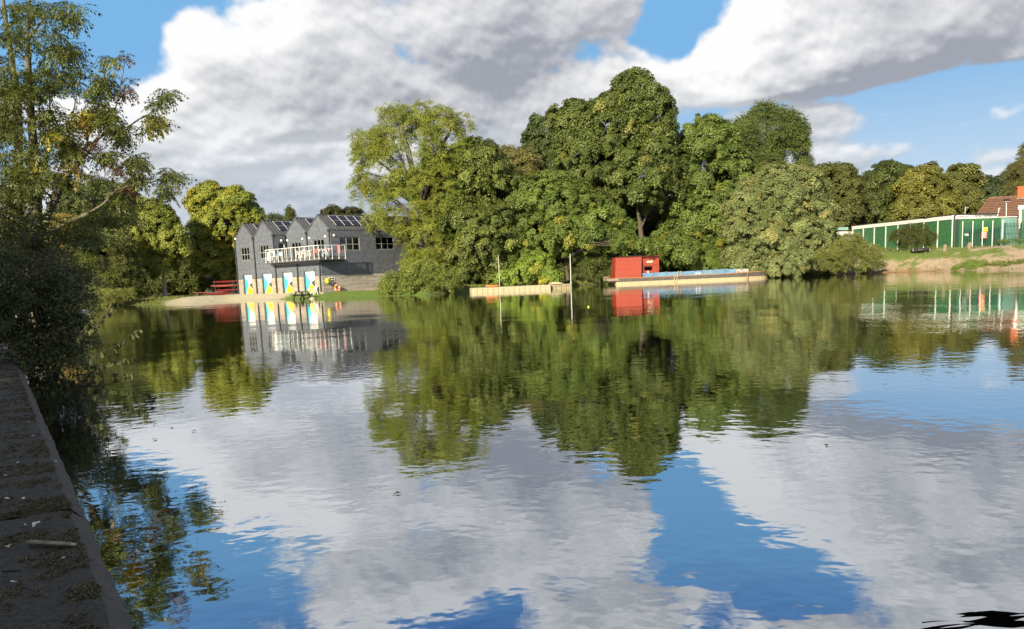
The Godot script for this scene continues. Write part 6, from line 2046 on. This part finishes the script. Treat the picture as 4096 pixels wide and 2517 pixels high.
func make_near_tree() -> void:
	var dist := 22.0
	var z := 1.26
	var foot := at(130, 1240, dist)
	foot.y = land(foot.x, foot.z)
	var t := thing("ash_tree", "tall half shaded ash tree beside the quay with yellowing leaves", "tree", foot)
	# stems and boughs traced from the photograph: [points], start radius, end radius, depth offset
	var limbs := [
		["trunk", [[160, 1560], [165, 1400], [178, 1250], [182, 1050], [180, 920], [172, 780], [160, 640], [150, 480], [140, 300], [138, 170], [145, 60], [150, -60]], 0.19, 0.03, 0.0],
		["trunk", [[120, 1560], [110, 1400], [100, 1200], [85, 980], [92, 760], [95, 620], [80, 480], [60, 300], [30, 120], [15, 0], [5, -80]], 0.16, 0.03, 1.2],
		["limb", [[205, 1180], [240, 1080], [300, 960], [350, 870], [430, 780], [490, 700], [560, 650], [640, 640]], 0.11, 0.02, -0.6],
		["limb", [[640, 645], [700, 600], [760, 570], [815, 515], [845, 460]], 0.022, 0.008, -0.6],
		["limb", [[150, 180], [200, 120], [235, 60], [250, 10]], 0.035, 0.012, -0.2],
		["limb", [[200, 1190], [330, 1130], [440, 1080], [520, 1030], [580, 965]], 0.05, 0.03, -0.9],
		["limb", [[580, 965], [620, 925], [680, 880], [735, 800]], 0.03, 0.01, -0.9],
		["limb", [[590, 955], [660, 935], [740, 925], [850, 895], [930, 860]], 0.026, 0.008, -0.9],
		["limb", [[240, 1085], [330, 1135], [380, 1130]], 0.03, 0.02, -0.5],
		["limb", [[560, 600], [590, 520], [610, 420], [625, 330], [622, 265]], 0.02, 0.006, -0.4],
		["limb", [[610, 430], [640, 400], [665, 385]], 0.009, 0.005, -0.4],
		["limb", [[430, 780], [440, 700], [470, 600], [510, 480], [530, 360], [535, 290]], 0.035, 0.008, -0.4],
		["limb", [[360, 860], [345, 760], [350, 640], [370, 560], [400, 400]], 0.04, 0.01, -0.2],
		["limb", [[230, 860], [235, 720], [250, 600], [250, 480]], 0.05, 0.015, -0.2],
		["limb", [[440, 785], [510, 820], [560, 830], [590, 835]], 0.015, 0.006, -0.5],
		["limb", [[560, 730], [600, 770], [650, 810], [690, 860]], 0.012, 0.006, -0.7],
		["limb", [[520, 830], [530, 880], [500, 940], [470, 980]], 0.012, 0.006, -0.6],
		["limb", [[580, 960], [580, 900]], 0.012, 0.005, -0.9],
		["limb", [[190, 1260], [230, 1240], [300, 1200], [390, 1190]], 0.03, 0.01, -0.9],
		["limb", [[170, 1120], [120, 1080], [60, 1000], [10, 960]], 0.04, 0.015, 0.4],
	]
	for l in limbs:
		var pts := []
		var rs := []
		var m: int = l[1].size()
		for k in m:
			var p := at(l[1][k][0] / z, l[1][k][1] / z, dist + l[4])
			if k == 0 and l[0] == "trunk":
				p.y = minf(p.y, foot.y - 0.1)
			pts.append(p - foot)
			rs.append(lerpf(l[2], l[3], float(k) / (m - 1)))
		part(l[0], tube_mesh(pts, rs, 7), M.ash_bark, t)
	var g := Color(0.085, 0.105, 0.022)
	var fresh := g
	var yel := Color(0.28, 0.25, 0.035)
	var org := Color(0.24, 0.17, 0.04)
	var brn := Color(0.13, 0.075, 0.04)
	var clusters := [
		[230, 40, 190, 70, 44, g], [60, 30, 60, 50, 10, g], [200, 30, 40, 30, 10, fresh], [130, 120, 60, 60, 8, g], [360, 100, 50, 60, 14, g],
		[240, 230, 130, 90, 64, g], [60, 200, 70, 120, 40, g], [340, 270, 60, 50, 20, g], [60, 420, 130, 150, 120, g], [200, 420, 150, 120, 90, g], [330, 420, 90, 80, 42, g], [30, 600, 100, 150, 100, g],
		[400, 355, 30, 30, 7, g], [530, 300, 30, 30, 8, g], [530, 390, 55, 50, 18, g], [505, 460, 80, 50, 20, g], [560, 570, 50, 30, 12, g],
		[260, 620, 110, 90, 80, fresh], [270, 690, 50, 40, 14, yel], [430, 590, 60, 45, 22, yel], [420, 620, 30, 30, 6, org], [480, 560, 90, 60, 28, g],
		[580, 640, 90, 50, 40, g], [620, 690, 60, 40, 18, g], [770, 615, 70, 28, 14, yel], [760, 600, 60, 30, 8, fresh], [840, 480, 45, 45, 14, fresh], [775, 520, 40, 35, 8, g], [735, 660, 20, 25, 5, fresh],
		[380, 720, 90, 70, 40, g], [520, 775, 60, 40, 16, fresh], [330, 780, 80, 60, 28, g], [440, 720, 40, 30, 8, brn], [380, 845, 25, 25, 8, org], [585, 843, 22, 22, 7, brn],
		[100, 780, 150, 120, 110, g], [180, 900, 130, 100, 90, g], [60, 950, 110, 110, 80, g], [190, 820, 40, 30, 8, yel], [320, 900, 90, 50, 26, g], [480, 890, 60, 35, 14, g],
		[700, 820, 70, 55, 36, g], [690, 900, 60, 50, 24, g], [650, 950, 30, 40, 8, brn], [870, 885, 65, 35, 20, g], [830, 955, 60, 35, 16, g],
		[600, 1010, 80, 60, 40, g], [530, 1060, 90, 50, 34, g], [640, 1085, 40, 50, 18, g], [90, 1090, 150, 110, 80, g], [420, 1010, 60, 40, 10, g],
		[620, 470, 25, 25, 5, brn], [645, 430, 22, 22, 4, brn], [622, 290, 8, 25, 3, brn], [440, 1200, 90, 40, 26, g], [300, 1180, 60, 40, 16, g], [460, 1095, 110, 40, 26, g], [360, 1120, 80, 40, 16, g],
	]
	var where := []
	var tint := []
	rng.seed = 23
	for c in clusters:
		for k in int(c[4] * (0.46 if c[4] > 30 else 0.75)):
			var o := spread()
			var u: float = (c[0] + o.x * c[2] * sqrt(rng.randf())) / z
			var v: float = (c[1] + o.y * c[3] * sqrt(rng.randf())) / z
			var p := at(u, v, dist - 0.5 + rng.randf_range(-1.2, 1.2))
			var s := rng.randf_range(0.75, 1.2)
			where.append(Transform3D(Basis(Vector3.UP, rng.randf() * TAU) * Basis(Vector3.RIGHT, rng.randf_range(-0.9, 0.9)) * Basis.from_scale(Vector3.ONE * s), p - foot))
			var w := rng.randf_range(0.75, 1.3)
			var col: Color = c[5]
			tint.append(Color(col.r * w, col.g * w, col.b * w))
	var mm := MultiMesh.new()
	mm.transform_format = MultiMesh.TRANSFORM_3D
	mm.use_colors = true
	mm.mesh = spray_mesh()
	mm.instance_count = where.size()
	for k in where.size():
		mm.set_instance_transform(k, where[k])
		mm.set_instance_color(k, tint[k])
	var o := MultiMeshInstance3D.new()
	o.name = "crown"
	o.multimesh = mm
	o.material_override = M.leaf_gloss
	o.set_meta("kind", "stuff")
	t.add_child(o)

func make_near_plants() -> void:
	var bramble := Color(0.072, 0.084, 0.028)
	tree("bramble", "dense bramble thicket at the end of the quay", "bush", 150, 17.5, [[150, 1200, 150, 150], [60, 1120, 130, 150], [230, 1300, 110, 120], [170, 1400, 90, 90], [270, 1180, 60, 70], [250, 1430, 70, 60], [20, 1220, 100, 110], [0, 1330, 60, 50]], "near", 0.42, 0.8, bramble, 0.3, 140)
	tree("bramble", "taller loose shrub behind the quay thicket below the ash", "bush", 60, 20.5, [[80, 1000, 140, 110], [200, 1060, 110, 90], [20, 900, 110, 130], [260, 1130, 60, 60]], "near", 0.45, 0.6, bramble, 0.3, 141)
	# tall dried flower stalks
	rng.seed = 31
	var labs := "dry reddish flower stalk standing in the quayside thicket"
	var proto: Node3D = null
	for k in 6:
		var u := rng.randf_range(150, 300)
		var foot := at(u, 1400, 17.6 + rng.randf_range(-0.4, 0.6))
		foot.y = 0.1
		if proto == null:
			proto = thing("dry_stalk", labs, "plant", foot, 0.0, "dry stalks in the thicket")
			part("stem", tube_mesh([Vector3.ZERO, Vector3(0.03, 0.9, 0.0), Vector3(0.0, 1.7, 0.05), Vector3(0.08, 2.35, 0.05)], [0.012, 0.01, 0.008, 0.003], 5), M.dry, proto)
			var mb := MB.new()
			for e in 60:
				var tt := rng.randf_range(0.35, 1.0)
				add_leaf(mb, Vector3(0.04 * tt, 2.35 * tt, 0.04), Vector3(rng.randf_range(-1, 1), -0.5, rng.randf_range(-1, 1)), spread() + Vector3.UP, rng.randf_range(0.08, 0.16), 0.022, rng.randf_range(0.7, 1.3))
			part("dry_leaves", mb.done(), M.dry, proto)
		else:
			var c := copy_of(proto, "dry_stalk", labs, foot, rng.randf() * TAU, "dry stalks in the thicket")
			c.scale = Vector3(1, rng.randf_range(0.75, 1.15), 1)
	# twigs reaching over the water
	var twigs := [
		[[[700, 745], [800, 680], [870, 610], [930, 540], [968, 478]], "upper leafy twig reaching from the thicket over the water"],
		[[[700, 1000], [870, 890], [1000, 830], [1110, 745], [1205, 698]], "long straight twig with hanging leaves over the water"],
		[[[760, 1080], [880, 1000], [1000, 962], [1145, 938]], "twig with drooping leaves just above the water"],
		[[[640, 1090], [780, 1065], [950, 1062], [1165, 1068]], "lowest twig trailing along the water's surface"],
		[[[600, 800], [690, 740], [760, 640], [800, 560]], "short upright twig at the thicket's edge"],
		[[[560, 1000], [680, 960], [780, 960], [850, 1010]], "short arching twig at the thicket's foot"],
	]
	var lm := MB.new()
	add_leaf(lm, Vector3.ZERO, Vector3(0, -1, 0.1), Vector3(1, 0, 0.4), 0.085, 0.042, 1.0)
	add_leaf(lm, Vector3(0, 0, 0), Vector3(0.15, -1, -0.2), Vector3(1, 0, 0.5), 0.08, 0.038, 0.9)
	var leaf := lm.done()
	for tw in twigs:
		var pts := []
		var rs := []
		var m: int = tw[0].size()
		var base := Vector3.ZERO
		for k in m:
			var p := at(tw[0][k][0] / 2.16, 1000 + tw[0][k][1] / 2.16, 15.8 + 0.1 * k)
			if p.y < 0.03:
				p.y = 0.03
			if k == 0:
				base = p
			pts.append(p - base)
			rs.append(lerpf(0.012, 0.003, float(k) / (m - 1)))
		var o := thing("overhanging_twig", tw[1], "twig", base, 0.0, "twigs over the water")
		part("stem", tube_mesh(pts, rs, 5), M.black_wood, o)
		for k in 26:
			var tt := rng.randf_range(0.1, 1.0) * (m - 1)
			var i := mini(int(tt), m - 2)
			var p: Vector3 = (pts[i] as Vector3).lerp(pts[i + 1], tt - i)
			var s := rng.randf_range(1.1, 1.9)
			var lf := part("leaf", leaf, M.dark_leaf, o, p + spread() * 0.02, Vector3(rng.randf_range(-0.9, 0.9), rng.randf() * TAU, rng.randf_range(-0.9, 0.9)))
			lf.scale = Vector3.ONE * s
	# trees on the near bank behind the viewer's left shoulder, which shade the quay
	var spots := [[-24.0, -9.0, 11.5], [-19.0, -2.5, 11.0], [-14.0, 3.5, 10.5], [-9.5, 7.0, 9.5], [-6.0, 11.0, 10.0]]
	for k in spots.size():
		var p := Vector3(spots[k][0], 0, spots[k][1])
		p.y = land(p.x, p.z) - 0.05
		var o := thing("bank_tree", "leafy tree on the near bank beside the quay path", "tree", p, 0.0, "trees shading the quay")
		var h: float = spots[k][2]
		crown(o, "crown", "broad", [[p + Vector3(0, h * 0.72, 0), Vector3(2.6, h * 0.28, 2.6)], [p + Vector3(0.6, h * 0.38, 0.4), Vector3(3.2, h * 0.28, 3.2)], [p + Vector3(-0.5, h * 0.16, -0.3), Vector3(2.8, h * 0.16, 2.8)]], 1.15, 1.0, Color(0.06, 0.08, 0.02), 0.2, 150 + k)
		part("trunk", tube_mesh([Vector3(0, -0.1, 0), Vector3(0.1, h * 0.4, 0), Vector3(0, h * 0.75, 0.1)], [0.26, 0.18, 0.05], 8), M.bark, o)
